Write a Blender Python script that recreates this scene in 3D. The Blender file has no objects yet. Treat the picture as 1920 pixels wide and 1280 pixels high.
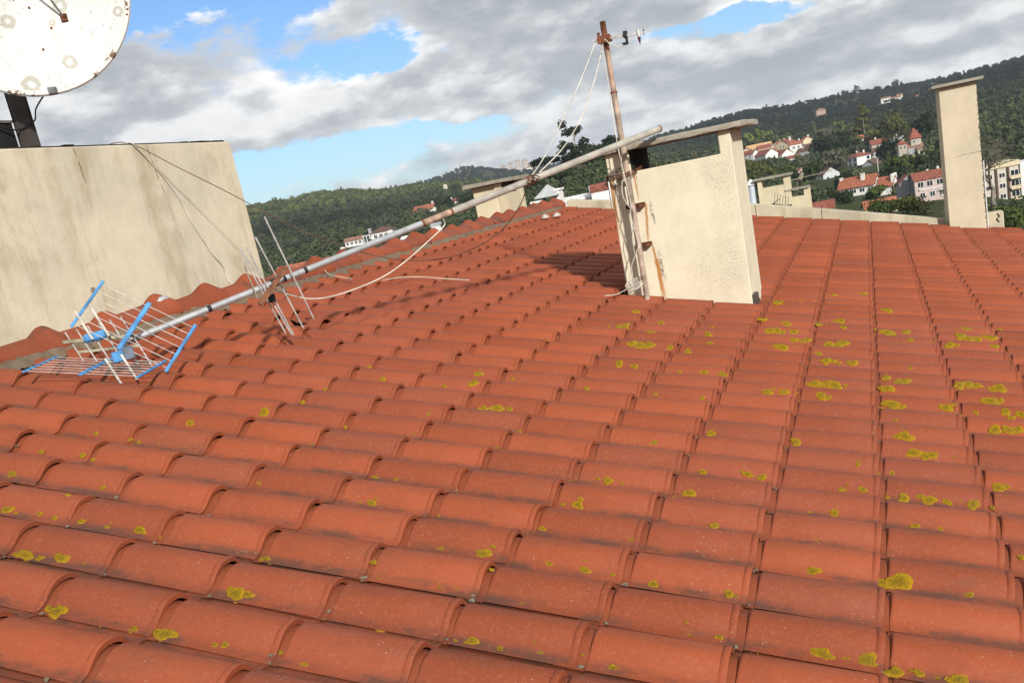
import bpy, bmesh, math, random
import numpy as np
from mathutils import Vector, Matrix

random.seed(7)
rng = np.random.default_rng(7)
D2R = math.pi / 180
scene = bpy.context.scene
col = scene.collection

# ------------------------------------------------------------------ camera, light, exposure
cam_d = bpy.data.cameras.new('camera')
cam = bpy.data.objects.new('camera', cam_d)
col.objects.link(cam)
scene.camera = cam
cam_d.sensor_width = 36.0
cam_d.sensor_fit = 'HORIZONTAL'
cam_d.lens = 1818.447 / 1920 * 36
cam_d.shift_y = 196.635 / 1920
cam_d.clip_start = 0.05
cam_d.clip_end = 9000
RIGHT = Vector((0.92490, 0.32672, -0.19446)).normalized()
FWD = Vector((-0.36856, 0.89605, -0.24749)).normalized()
UP = RIGHT.cross(FWD)
cam.matrix_world = Matrix(((RIGHT.x, UP.x, -FWD.x, 0), (RIGHT.y, UP.y, -FWD.y, 0), (RIGHT.z, UP.z, -FWD.z, 0), (0, 0, 0, 1)))

SUN = Vector((1.027, -1.276, 0.774)).normalized()
sun_d = bpy.data.lights.new('sun', 'SUN')
sun_d.energy = 4.6
sun_d.angle = 2.6 * D2R
sun_d.color = (1.0, 0.95, 0.87)
sun = bpy.data.objects.new('sun', sun_d)
col.objects.link(sun)
sun.rotation_euler = SUN.to_track_quat('Z', 'Y').to_euler()
sun.location = (20, -20, 30)

vs = scene.view_settings
vs.view_transform = 'Standard'
vs.look = 'None'
vs.exposure = 0.25
vs.gamma = 1.0
vs.use_curve_mapping = False

# ------------------------------------------------------------------ node helper
class N:
    def __init__(s, tree):
        s.t = tree
        s.L = tree.links
    def n(s, typ, **kw):
        nd = s.t.nodes.new('ShaderNode' + typ)
        for k, v in kw.items():
            if k.startswith('i_'):
                key = k[2:]
                key = int(key) if key.isdigit() else key.replace('_', ' ')
                sock = nd.inputs[key]
                if isinstance(v, bpy.types.NodeSocket):
                    s.L.new(v, sock)
                else:
                    sock.default_value = v
            else:
                setattr(nd, k, v)
        return nd
    def m(s, op, a, b=None, c=None, clamp=False):
        nd = s.t.nodes.new('ShaderNodeMath')
        nd.operation = op
        nd.use_clamp = clamp
        for i, v in enumerate((a, b, c)):
            if v is None:
                continue
            if isinstance(v, bpy.types.NodeSocket):
                s.L.new(v, nd.inputs[i])
            else:
                nd.inputs[i].default_value = v
        return nd.outputs[0]
    def vm(s, op, a, b=None):
        nd = s.t.nodes.new('ShaderNodeVectorMath')
        nd.operation = op
        for i, v in enumerate((a, b)):
            if v is None:
                continue
            if isinstance(v, bpy.types.NodeSocket):
                s.L.new(v, nd.inputs[i])
            else:
                nd.inputs[i].default_value = v
        return nd
    def ss(s, v, lo, hi, a=0.0, b=1.0):
        nd = s.t.nodes.new('ShaderNodeMapRange')
        nd.interpolation_type = 'SMOOTHSTEP'
        s.L.new(v, nd.inputs[0])
        for i, x in enumerate((lo, hi, a, b)):
            nd.inputs[i + 1].default_value = x
        return nd.outputs[0]
    def mix(s, f, a, b, typ='MIX'):
        nd = s.t.nodes.new('ShaderNodeMix')
        nd.data_type = 'RGBA'
        nd.blend_type = typ
        for i, v in ((0, f), (6, a), (7, b)):
            if isinstance(v, bpy.types.NodeSocket):
                s.L.new(v, nd.inputs[i])
            else:
                nd.inputs[i].default_value = v if i == 0 else (tuple(v) + (1,) if len(v) == 3 else v)
        return nd.outputs[2]
    def noise(s, vec, scale, detail=4, rough=0.55, dist=0.0):
        nd = s.n('TexNoise')
        if vec is not None:
            s.L.new(vec, nd.inputs['Vector'])
        nd.inputs['Scale'].default_value = scale
        nd.inputs['Detail'].default_value = detail
        nd.inputs['Roughness'].default_value = rough
        nd.inputs['Distortion'].default_value = dist
        return nd.outputs['Fac']
    def mapv(s, vec, scale=(1, 1, 1), loc=(0, 0, 0)):
        nd = s.n('Mapping')
        s.L.new(vec, nd.inputs[0])
        nd.inputs['Location'].default_value = loc
        nd.inputs['Scale'].default_value = scale
        return nd.outputs[0]
    def xyz(s, vec):
        nd = s.n('SeparateXYZ')
        s.L.new(vec, nd.inputs[0])
        return nd.outputs

# ------------------------------------------------------------------ sky
world = bpy.data.worlds.new('World')
scene.world = world
world.use_nodes = True
wt = world.node_tree
wt.nodes.clear()
w = N(wt)
tc = w.n('TexCoord')
sky = w.n('TexSky', sky_type='NISHITA', sun_disc=False, sun_elevation=math.asin(SUN.z),
          sun_rotation=math.atan2(SUN.x, SUN.y), altitude=50, air_density=1.0, dust_density=0.6, ozone_density=2.0)
dirv = w.vm('NORMALIZE', tc.outputs['Generated']).outputs[0]
dx, dy, dz = w.xyz(dirv)
az = w.m('MULTIPLY', w.m('ARCTAN2', dx, dy), 180 / math.pi)
el = w.m('MULTIPLY', w.m('ARCSINE', dz), 180 / math.pi)
# warp the cloud field with a coarse noise so that edges billow
wa = w.m('SUBTRACT', w.noise(w.mapv(dirv, (9, 9, 18), (4, 2, 7)), 1.0, 5, .62), .5)
we = w.m('SUBTRACT', w.noise(w.mapv(dirv, (12, 12, 26), (1, 5, 3)), 1.0, 6, .62), .5)
elw = w.m('ADD', el, w.m('MULTIPLY', we, 3.6))
azw = w.m('ADD', az, w.m('MULTIPLY', wa, 11.0))
gap = None
for (a0, e0, rx, ry, wt_) in ((-34.0, 14.0, 10.0, 2.5, 1.25), (-25.4, 8.7, 3.4, 0.95, .62), (-31.5, 4.0, 7.0, 1.25, .70),
                              (-22.5, 4.0, 7.0, 0.90, .52), (-5.0, 6.3, 5.0, 0.72, .72), (-30, 2.2, 12, 1.3, .36), (-9, 2.6, 5, .5, .25)):
    ga = w.m('POWER', w.m('DIVIDE', w.m('SUBTRACT', azw, a0), rx), 2.0)
    ge = w.m('POWER', w.m('DIVIDE', w.m('SUBTRACT', elw, e0), ry), 2.0)
    g = w.m('MULTIPLY', w.m('EXPONENT', w.m('MULTIPLY', w.m('ADD', ga, ge), -1.0)), wt_)
    gap = g if gap is None else w.m('ADD', gap, g)
CS = (3.6, 3.6, 10.5)
def cloud_noise(shift):
    b_ = w.noise(w.mapv(dirv, CS, shift), 1.0, 2, 0.5, 0.0)
    m_ = w.noise(w.mapv(dirv, (11.5, 11.5, 27), tuple(q * 2.2 for q in shift)), 1.0, 6, 0.55, 0.0)
    return w.m('ADD', w.m('MULTIPLY', b_, .52), w.m('MULTIPLY', m_, .48))
n_big = cloud_noise((0, 0, 0))
n_up = cloud_noise((0.02, 0.02, 0.20))
n_fine = w.noise(w.mapv(dirv, (26, 26, 56), (3.1, 1.7, 0)), 1.0, 5, 0.55, 0.0)
cov = w.m('SUBTRACT', w.m('ADD', w.m('MULTIPLY', w.m('SUBTRACT', w.m('ADD', w.m('MULTIPLY', n_big, .86), w.m('MULTIPLY', n_fine, .14)), .5), 1.9), .76), gap)
dens = w.ss(cov, 0.32, 0.54)
# tops of the billows catch the light, bases are grey
lit = w.ss(w.m('SUBTRACT', n_big, n_up), -0.075, 0.09)
edge = w.m('MULTIPLY', w.ss(cov, 0.72, 0.42), w.ss(el, 4.5, 8.0))
puff = w.ss(n_fine, 0.30, 0.70)
thick = w.ss(cov, .62, 1.05)
lum = w.m('ADD', w.m('ADD', w.m('MULTIPLY', lit, 0.70), w.m('MULTIPLY', puff, 0.12)), w.m('MULTIPLY', edge, .34))
lum = w.m('SUBTRACT', lum, w.m('MULTIPLY', thick, .14), clamp=True)
ramp = w.n('ValToRGB')
wt.links.new(lum, ramp.inputs[0])
cr = ramp.color_ramp
cr.elements[0].position = 0.0
cr.elements[0].color = (3.5, 3.8, 4.15, 1)
cr.elements[1].position = 1.0
cr.elements[1].color = (9.6, 9.5, 9.4, 1)
e_ = cr.elements.new(0.42)
e_.color = (5.4, 5.6, 5.85, 1)
skyc = w.mix(1.0, sky.outputs[0], (0.72, 0.93, 1.22), 'MULTIPLY')
wcol = w.mix(dens, skyc, ramp.outputs[0])
bg = w.n('Background', i_0=wcol, i_1=0.10)
wo = w.n('OutputWorld')
wt.links.new(bg.outputs[0], wo.inputs[0])
world.cycles.sampling_method = 'MANUAL'
world.cycles.sample_map_resolution = 256
scene.cycles.max_bounces = 5
scene.cycles.diffuse_bounces = 3
scene.cycles.glossy_bounces = 2

# ------------------------------------------------------------------ materials
def mat(name, build, rough=0.8, spec=0.3, metal=0.0):
    m = bpy.data.materials.new(name)
    m.use_nodes = True
    t = m.node_tree
    t.nodes.clear()
    g = N(t)
    b = g.n('BsdfPrincipled')
    b.inputs['Roughness'].default_value = rough
    b.inputs['Specular IOR Level'].default_value = spec
    b.inputs['Metallic'].default_value = metal
    o = g.n('OutputMaterial')
    t.links.new(b.outputs[0], o.inputs[0])
    build(g, b)
    return m

def setc(g, b, c):
    if isinstance(c, bpy.types.NodeSocket):
        g.L.new(c, b.inputs['Base Color'])
    else:
        b.inputs['Base Color'].default_value = tuple(c) + (1,)

def bump(g, b, h, strength, dist):
    nd = g.n('Bump')
    nd.inputs['Strength'].default_value = strength
    nd.inputs['Distance'].default_value = dist
    g.L.new(h, nd.inputs['Height'])
    g.L.new(nd.outputs[0], b.inputs['Normal'])

MATS = {}
def simple(name, c, var=0.15, scale=6.0, rough=0.7, metal=0.0, spec=0.3, bmp=0.0):
    """one colour with soft mottling in object space"""
    if name in MATS:
        return MATS[name]
    def bd(g, b):
        t = g.n('TexCoord').outputs['Object']
        f = g.noise(t, scale, 5, 0.6)
        lo = tuple(max(0, x * (1 - var * 1.6)) for x in c)
        hi = tuple(min(1, x * (1 + var)) for x in c)
        setc(g, b, g.mix(g.ss(f, .3, .7), lo, hi))
        if bmp:
            bump(g, b, g.noise(t, scale * 8, 4), bmp, 0.02)
    MATS[name] = mat(name, bd, rough, spec, metal)
    return MATS[name]

def tile_mat(name, ridge=False):
    def bd(g, b):
        geo = g.n('NewGeometry')
        pos = geo.outputs['Position']
        oi = g.n('ObjectInfo')
        rnd = g.m('FRACT', g.m('ADD', g.m('MULTIPLY', oi.outputs['Random'], 7.31), g.m('MULTIPLY', geo.outputs['Random Per Island'], 3.17)))
        uv = g.n('UVMap')
        u, v, _ = g.xyz(uv.outputs[0])
        big = g.noise(pos, 0.55, 4, 0.6)
        mid = g.noise(pos, 5.0, 6, 0.65)
        fine = g.noise(pos, 85.0, 5, 0.75)
        c1 = g.mix(g.ss(rnd, 0, 1), (.208, .045, .0160), (.275, .061, .0215))
        c1 = g.mix(g.m('MULTIPLY', g.ss(g.m('FRACT', g.m('MULTIPLY', rnd, 7.7)), .80, .95), .6), c1, (.180, .050, .026))
        c2 = g.mix(g.ss(big, .38, .66), c1, g.mix(rnd, (.206, .049, .0230), (.245, .060, .0280)))
        c3 = g.mix(g.m('MULTIPLY', g.ss(mid, .45, .75), .45), c2, (.170, .042, .018))
        c4 = g.mix(g.m('MULTIPLY', g.ss(fine, .48, .72), .42), c3, (.330, .110, .055))
        # film of grime along the top of the roll and in patches
        g2 = g.m('MULTIPLY', g.ss(g.noise(g.mapv(pos, (1.2, 4.0, 4.0)), 2.6, 6, .7), .52, .72), .42)
        c5 = g.mix(g2, c4, (.140, .050, .028))
        if not ridge:
            # dirt lying in the pan of each tile; the neck at the head joint is tinted darker
            pan = g.m('MULTIPLY', g.ss(v, .74, .88), g.ss(v, 1.03, .96))
            pan = g.m('MAXIMUM', pan, g.m('MULTIPLY', g.ss(v, .170, .085), .9))
            dn = g.ss(g.noise(g.mapv(pos, (2.0, 5, 5)), 2.0, 6, .75), .42, .60)
            dirt = g.m('MULTIPLY', pan, g.m('ADD', .06, g.m('MULTIPLY', dn, .72)))
            c5 = g.mix(dirt, c5, (.058, .038, .030))
            head = g.m('MULTIPLY', g.ss(u, .062, .050), .45)
            c5 = g.mix(head, c5, (.150, .038, .014))
        else:
            mo = g.ss(g.noise(pos, 3.1, 5, .75), .53, .66)
            c5 = g.mix(g.m('MULTIPLY', mo, .70), c5, (.060, .038, .028))
        # pale crustose specks
        vo = g.n('TexVoronoi', feature='F1', distance='EUCLIDEAN')
        g.L.new(pos, vo.inputs['Vector'])
        vo.inputs['Scale'].default_value = 105
        vo.inputs['Randomness'].default_value = 1.0
        vr, vg_, vb = g.xyz(vo.outputs['Color'])
        size = g.m('MULTIPLY', g.m('POWER', vr, 2.2), .34)
        spot = g.ss(g.m('SUBTRACT', size, g.m('ADD', vo.outputs['Distance'], g.m('MULTIPLY', g.m('SUBTRACT', g.noise(pos, 240, 2), .5), .45))), -.01, .05)
        clus = g.ss(g.noise(pos, 4.2, 4, .75), .48, .64)
        spot = g.m('MULTIPLY', g.m('MULTIPLY', spot, clus), g.ss(vg_, .25, .35))
        c6 = g.mix(g.m('MULTIPLY', spot, .50), c5, (.42, .27, .20))
        c7 = c6
        setc(g, b, c7)
        h = g.m('ADD', g.m('MULTIPLY', fine, .3), g.m('ADD', g.m('MULTIPLY', mid, .7), g.m('MULTIPLY', spot, .5)))
        bump(g, b, h, .38, .010)
        g.L.new(g.ss(mid, .3, .7, .56, .78), b.inputs['Roughness'])
    return mat(name, bd, .65, .27)

def plaster_mat(name, base, grey=.35, streak=.5, speck=None, cracks=(), rust=(), blotch=()):
    """weathered render.  cracks: (axis, p0, slope, z0, z1, width); rust: (x0, z0, z1, slope, width)"""
    def bd(g, b):
        t = g.n('TexCoord').outputs['Object']
        x, y, z = g.xyz(t)
        fine = g.noise(t, 70, 4, .7)
        mid = g.noise(t, 6, 6, .65)
        big = g.noise(t, 1.3, 4, .6)
        st = g.m('MULTIPLY', g.m('ADD', g.noise(g.mapv(t, (4.2, 4.2, .42)), 1.0, 7, .68, .9), g.noise(t, 2.6, 6, .7, .5)), .5)
        st2 = g.noise(g.mapv(t, (22, 22, 1.1), (5, 3, 1)), 1.0, 5, .6, .2)
        dk = tuple(c * .62 for c in base)
        gr = (base[0] * .62, base[1] * .66, base[2] * .74)
        c = g.mix(g.ss(mid, .3, .75), tuple(min(.9, q * 1.03) for q in base), tuple(q * .91 for q in base))
        med = g.noise(g.mapv(t, (1, 1, .8), (2, 7, 1)), 19, 6, .75)
        c = g.mix(g.m('MULTIPLY', g.ss(med, .52, .70), .20), c, (base[0] * .60, base[1] * .58, base[2] * .54))
        c = g.mix(g.m('MULTIPLY', g.ss(big, .42, .68), grey), c, gr)
        c = g.mix(g.m('MULTIPLY', g.ss(st, .47, .64), streak), c, (base[0] * .56, base[1] * .49, base[2] * .38))
        c = g.mix(g.m('MULTIPLY', g.ss(st2, .55, .75), streak * .5), c, tuple(min(.95, q * 1.12) for q in base))
        c = g.mix(g.m('MULTIPLY', g.ss(fine, .55, .72), .32), c, dk)
        if speck:
            x0, x1 = speck
            msk = g.m('MULTIPLY', g.ss(x, x0, (x0 + x1) / 2), g.ss(x, x1 + .02, x1 - .16))
            msk = g.m('MULTIPLY', msk, g.ss(g.noise(g.mapv(t, (1, 1, .5)), 4.0, 4, .6), .36, .66))
            sp = g.ss(g.noise(g.mapv(t, (1, 1, .6)), 150, 3, .7), .50, .62)
            c = g.mix(g.m('MULTIPLY', g.m('MULTIPLY', msk, sp), .75), c, (.17, .14, .095))
        for (ax, p0, slope, z0, z1, wd) in cracks:
            q = {'x': x, 'y': y}[ax]
            wob_ = g.m('MULTIPLY', g.m('SUBTRACT', g.noise(g.mapv(t, (0, 0, 9), (p0 * 3, 0, 0)), 1.0, 5, .7), .5), wd * 9)
            line = g.m('ABSOLUTE', g.m('SUBTRACT', q, g.m('ADD', g.m('ADD', g.m('MULTIPLY', z, slope), p0), wob_)))
            mk = g.m('MULTIPLY', g.ss(line, wd, wd * .3), g.m('MULTIPLY', g.ss(z, z0 - .02, z0 + .04), g.ss(z, z1 + .03, z1 - .03)))
            mk = g.m('MULTIPLY', mk, g.ss(g.noise(t, 16, 3), .40, .52))
            c = g.mix(g.m('MULTIPLY', mk, .85), c, (.07, .055, .045))
        for (x0, z0, z1, slope, wd) in rust:
            q = g.m('SUBTRACT', x, g.m('ADD', x0, g.m('MULTIPLY', g.m('SUBTRACT', z, z1), slope)))
            q = g.m('ADD', q, g.m('MULTIPLY', g.m('SUBTRACT', g.noise(t, 14, 4), .5), wd * 1.2))
            mk = g.m('MULTIPLY', g.ss(g.m('ABSOLUTE', q), wd, wd * .15), g.m('MULTIPLY', g.ss(z, z0, z0 + (z1 - z0) * .5), g.ss(z, z1 + .02, z1 - .01)))
            c = g.mix(g.m('MULTIPLY', mk, .85), c, (.36, .145, .028))
        for (x0, z0, r) in blotch:
            q = g.m('SQRT', g.m('ADD', g.m('POWER', g.m('MULTIPLY', g.m('SUBTRACT', x, g.m('ADD', x0, g.m('MULTIPLY', g.m('SUBTRACT', z, z0), -.06))), 7.0), 2.0), g.m('POWER', g.m('SUBTRACT', z, z0), 2.0)))
            mk = g.m('MULTIPLY', g.ss(q, r, r * .2), g.ss(g.noise(t, 48, 5, .8), .47, .55))
            c = g.mix(g.m('MULTIPLY', mk, .85), c, (.055, .05, .05))
        setc(g, b, c)
        bump(g, b, g.m('ADD', g.m('MULTIPLY', fine, .5), g.m('ADD', g.m('MULTIPLY', med, .8), g.m('MULTIPLY', mid, .9))), .26, .009)
    return mat(name, bd, .92, .15)

M_TILE = tile_mat('terracotta_tile')
M_RIDGE = tile_mat('terracotta_ridge', True)
CREAM = (.66, .545, .345)
M_WALL = plaster_mat('tower_render', (.580, .520, .400), .40, .58,
                     cracks=(('y', 5.086, -.065, 2.04, 2.29, .006), ('y', 5.96, -.16, 1.95, 2.29, .005), ('y', 5.965, -.163, 1.15, 1.95, .0022)))
M_CHIM = plaster_mat('chimney_render', (.635, .575, .440), .15, .10, speck=(.36, .94),
                     cracks=(),
                     rust=((.236, .46, .795, .09, .014), (.240, .10, .50, -.063, .013), (.252, .02, .40, -.05, .026), (.012, .55, 1.0, .0, .022), (.185, .80, 1.04, -.04, .010)), blotch=((.282, .34, .17), (.274, .74, .13), (.05, .86, .14), (.20, 1.00, .08)))
M_CHIM2 = plaster_mat('ridge_chimney_render', (.570, .500, .350), .3, .2)
M_CHIM3 = plaster_mat('tall_chimney_render', (.540, .475, .350), .26, .14, cracks=())
M_PARAPET = plaster_mat('parapet_render', (.480, .430, .320), .55, .5)
M_SLAB = plaster_mat('weathered_concrete', (.300, .275, .225), .6, .6)
M_MORTAR = plaster_mat('ridge_mortar', (.175, .130, .090), .5, .3)
M_STEEL = simple('galvanised_pipe', (.37, .385, .40), .12, 14, .42, .35, .5)
M_BEIGE = simple('tan_weathered_pipe', (.34, .31, .275), .18, 9, .6, .1)
M_RUSTY = simple('rusty_steel', (.16, .060, .030), .45, 22, .9, .1, bmp=.3)
M_RUSTPIPE = simple('rust_tinted_pipe', (.37, .255, .19), .3, 12, .75, .1)
M_BLACK = simple('black_plastic', (.018, .018, .02), .2, 20, .5)
M_BLUE = simple('blue_plastic', (.060, .215, .450), .22, 14, .6)
M_ALU = simple('dull_aluminium', (.47, .46, .445), .22, 20, .5, .1, .5)
M_ALUB = simple('tarnished_boom', (.30, .27, .20), .25, 18, .6, .3)
M_WHITEC = simple('white_cable', (.52, .49, .42), .18, 8, .6)
M_BROWNC = simple('brown_cable', (.085, .045, .032), .2, 9, .7)
M_DARKSTEEL = simple('dark_brown_steel', (.085, .070, .062), .2, 5, .55, .3)
M_DARK = simple('dark_interior', (.012, .011, .011), .2, 5, .9)
M_LICHEN = None
def _l(g, b):
    pos = g.n('NewGeometry').outputs['Position']
    f = g.noise(pos, 160, 4, .7)
    f2 = g.noise(pos, 7, 3, .6)
    rim = g.n('Attribute', attribute_name='rim').outputs['Fac']
    c = g.mix(g.ss(g.m('ADD', g.m('MULTIPLY', rim, .7), g.m('MULTIPLY', g.m('SUBTRACT', f, .5), 1.6)), .05, .95), (.185, .122, .011), (.430, .248, .010))
    c = g.mix(g.m('MULTIPLY', g.ss(f2, .48, .64), .30), c, (.215, .155, .030))
    setc(g, b, c)
    bump(g, b, f, .9, .010)
M_LICHEN = mat('yellow_lichen', _l, .95, .1)
DISH_MARKS = []
def _d(g, b):
    t = g.n('TexCoord').outputs['Object']
    f = g.noise(t, 5, 6, .7)
    c = g.mix(g.ss(f, .35, .7), (.50, .497, .48), (.56, .556, .545))
    wn = g.noise(t, 24, 4, .7)
    for (m, r) in DISH_MARKS:
        d_ = g.m('ADD', g.vm('DISTANCE', t, m).outputs['Value'], g.m('MULTIPLY', g.m('SUBTRACT', wn, .5), r * .9))
        ring = g.m('MULTIPLY', g.ss(d_, r, r * .85), g.ss(d_, r * .25, r * .45))
        c = g.mix(g.m('MULTIPLY', ring, .62), c, (.235, .220, .160))
    sp = g.m('MULTIPLY', g.ss(g.noise(t, 30, 5, .7), .57, .63), g.ss(g.noise(t, 3.2, 3), .36, .50))
    c = g.mix(g.m('MULTIPLY', sp, .45), c, (.19, .18, .155))
    gr_ = g.ss(g.noise(g.mapv(t, (9, 9, 1.5)), 1.0, 5, .65), .55, .72)
    c = g.mix(g.m('MULTIPLY', gr_, .25), c, (.30, .27, .20))
    setc(g, b, c)
def _dr(g, b):
    t = g.n('TexCoord').outputs['Object']
    f = g.noise(t, 13, 5, .7)
    setc(g, b, g.mix(g.ss(f, .55, .60), (.56, .556, .54), (.14, .085, .045)))
M_DISHRIM = mat('flaking_rim_paint', _dr, .7, .3)

# ------------------------------------------------------------------ mesh helpers
class MB:
    """collects faces in world (or thing-local) coordinates and links them as one mesh object"""
    def __init__(s):
        s.v = []
        s.f = []
    def add(s, vs_, fs):
        k = len(s.v)
        s.v += [tuple(p) for p in vs_]
        s.f += [tuple(i + k for i in f) for f in fs]
        return s
    def box(s, lo, hi, R=None, c=None):
        x0, y0, z0 = lo
        x1, y1, z1 = hi
        p = [(x0, y0, z0), (x1, y0, z0), (x1, y1, z0), (x0, y1, z0), (x0, y0, z1), (x1, y0, z1), (x1, y1, z1), (x0, y1, z1)]
        if R is not None:
            p = [R @ Vector(q) + Vector(c or (0, 0, 0)) for q in p]
        return s.add(p, [(0, 3, 2, 1), (4, 5, 6, 7), (0, 1, 5, 4), (1, 2, 6, 5), (2, 3, 7, 6), (3, 0, 4, 7)])
    def bar(s, a, b, wd, ht, up=(0, 0, 1)):
        a, b = Vector(a), Vector(b)
        d = (b - a).normalized()
        sd = d.cross(Vector(up))
        if sd.length < 1e-4:
            sd = d.cross(Vector((1, 0, 0)))
        sd.normalize()
        u = sd.cross(d)
        p = []
        for q in (a, b):
            for (i, j) in ((-1, -1), (1, -1), (1, 1), (-1, 1)):
                p.append(q + sd * (i * wd / 2) + u * (j * ht / 2))
        return s.add(p, [(0, 1, 2, 3), (7, 6, 5, 4), (0, 4, 5, 1), (1, 5, 6, 2), (2, 6, 7, 3), (3, 7, 4, 0)])
    def tube(s, pts, r, n=8, cap=True):
        pts = [Vector(p) for p in pts]
        rs = r if isinstance(r, (list, tuple)) else [r] * len(pts)
        vs_, fs = [], []
        ref = None
        for i, p in enumerate(pts):
            d = (pts[min(i + 1, len(pts) - 1)] - pts[max(i - 1, 0)]).normalized()
            if ref is None:
                ref = d.cross(Vector((0, 0, 1)))
                if ref.length < 1e-3:
                    ref = d.cross(Vector((0, 1, 0)))
            ref = (ref - d * ref.dot(d))
            ref.normalize()
            b2 = d.cross(ref)
            for k in range(n):
                an = 2 * math.pi * k / n
                vs_.append(p + (ref * math.cos(an) + b2 * math.sin(an)) * rs[i])
        for i in range(len(pts) - 1):
            for k in range(n):
                k2 = (k + 1) % n
                fs.append((i * n + k, i * n + k2, (i + 1) * n + k2, (i + 1) * n + k))
        if cap:
            fs.append(tuple(range(n))[::-1])
            fs.append(tuple((len(pts) - 1) * n + k for k in range(n)))
        return s.add(vs_, fs)
    def lathe(s, prof, n=24, c=(0, 0, 0), R=None, a0=0, a1=2 * math.pi):
        vs_, fs = [], []
        full = abs(a1 - a0 - 2 * math.pi) < 1e-6
        m = n if full else n + 1
        for (r, z) in prof:
            for k in range(m):
                an = a0 + (a1 - a0) * k / n
                p = Vector((r * math.cos(an), r * math.sin(an), z))
                if R is not None:
                    p = R @ p
                vs_.append(p + Vector(c))
        for i in range(len(prof) - 1):
            for k in range(n):
                k2 = (k + 1) % m
                fs.append((i * m + k, i * m + k2, (i + 1) * m + k2, (i + 1) * m + k))
        return s.add(vs_, fs)
    def build(s, name, material, parent=None, origin=(0, 0, 0), smooth=False, sharp=None, bevel=0.0, label=None):
        me = bpy.data.meshes.new(name)
        ox, oy, oz = origin
        me.from_pydata([(x - ox, y - oy, z - oz) for x, y, z in s.v], [], s.f)
        me.materials.append(material)
        if bevel:
            bm = bmesh.new()
            bm.from_mesh(me)
            bmesh.ops.bevel(bm, geom=[e for e in bm.edges if len(e.link_faces) == 2 and e.calc_face_angle(0) > .5],
                            offset=bevel, segments=1, affect='EDGES', clamp_overlap=True)
            bm.to_mesh(me)
            bm.free()
        if smooth:
            me.shade_smooth()
            me.set_sharp_from_angle(angle=(sharp or 40) * D2R)
        ob = bpy.data.objects.new(name, me)
        col.objects.link(ob)
        if parent is not None:
            ob.parent = parent
        else:
            ob.location = origin
        if label:
            ob['label'] = label
        return ob

def tag(o, label=None, cat=None, group=None, kind=None):
    for k, v in (('label', label), ('category', cat), ('group', group), ('kind', kind)):
        if v:
            o[k] = v
    return o

def thing(name, label, cat, loc=(0, 0, 0), rz=0, group=None):
    o = bpy.data.objects.new(name, None)
    o.empty_display_size = .2
    col.objects.link(o)
    o.location = loc
    o.rotation_euler = (0, 0, rz)
    return tag(o, label, cat, group)

def spline(pts, n=8):
    """Catmull-Rom through the points"""
    P = [Vector(p) for p in pts]
    P = [P[0] * 2 - P[1]] + P + [P[-1] * 2 - P[-2]]
    out = []
    for i in range(1, len(P) - 2):
        for k in range(n):
            t = k / n
            a, b, c, d = P[i - 1], P[i], P[i + 1], P[i + 2]
            out.append(.5 * ((2 * b) + (c - a) * t + (2 * a - 5 * b + 4 * c - d) * t * t + (3 * b - a - 3 * c + d) * t ** 3))
    out.append(P[-2])
    return out

# ------------------------------------------------------------------ the tiled roof
ANG = 0.2246638
E = 0.36            # exposed length of a tile
P = 0.2419289       # distance between two rolls
RO = Vector((-0.07505, 2.14568, -1.24766))      # crest of roll 0 at joint 0
RU = Vector((math.cos(ANG), 0, -math.sin(ANG)))
RN = Vector((math.sin(ANG), 0, math.cos(ANG)))
def rpt(u, v, w=0.0):
    return RO + RU * u + Vector((0, 1, 0)) * v + RN * w
def roof_z(x):
    return RO.z - (x - RO.x) * math.tan(ANG)

BH = .061
def wave(v):
    """cross-section of the roll: round crest, flanks that sweep into the pan"""
    t = .5 - .5 * math.cos(2 * math.pi * v / P)
    sm = t * t * (3 - 2 * t)
    return -BH * (.28 * t + .72 * sm)
PROF = [(q, wave(q)) for q in (-.112, -.104, -.092, -.080, -.068, -.056, -.042, -.028, -.012, .004, .020, .036, .050, .064, .078, .092, .106, .120)] + [(.134, wave(-.108) - .004), (.152, wave(-.108) - .007)]
PV = np.array(PROF)
def roll_w(v):
    """height of the tiled surface over the row coordinate"""
    return wave(v)

def tile_mesh(name, stations):
    """roll tile: neck under the upper tile, shoulder, body, rim and lip"""
    vs_, fs, uvs = [], [], []
    nv = len(PROF)
    vmin, vmax = PROF[0][0], PROF[-1][0]
    for (u, dw, sc) in stations:
        for (pv, pw) in PROF:
            k = max(0.0, min(1.0, (pw + BH) / BH))
            k = k * k * (3 - 2 * k)
            lift_ = .0035 if pv < -.10 else (.0025 if pv < -.09 else 0)
            vs_.append((u, pv * (1 + sc * k), pw + lift_ + dw * (.28 + .72 * k)))
            uvs.append((u / E, (pv - vmin) / (vmax - vmin)))
    for i in range(len(stations) - 1):
        for k in range(nv - 1):
            fs.append((i * nv + k, (i + 1) * nv + k, (i + 1) * nv + k + 1, i * nv + k + 1))
    # thickness along the near edge of the roll
    me = bpy.data.meshes.new(name)
    me.from_pydata(vs_, [], fs)
    uvl = me.uv_layers.new(name='UVMap')
    for lp in me.loops:
        uvl.data[lp.index].uv = uvs[lp.vertex_index]
    me.materials.append(M_TILE)
    me.shade_smooth()
    me.set_sharp_from_angle(angle=38 * D2R)
    return me

ST = [(-.060, -.0190, -.03), (.0200, -.0190, -.03), (.0212, -.0115, -.004), (.0235, -.0085, 0), (.030, -.0066, 0), (.19, -.0020, 0),
      (.334, .0010, .00), (.3385, -.0016, .00), (.3420, .0018, .016), (.3465, .0036, .026), (.3565, .0036, .026), (.3592, .0020, .020), (.3595, -.0120, -.04), (.345, -.0125, -.04)]
TM = tile_mesh('roof_tile', ST)

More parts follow.
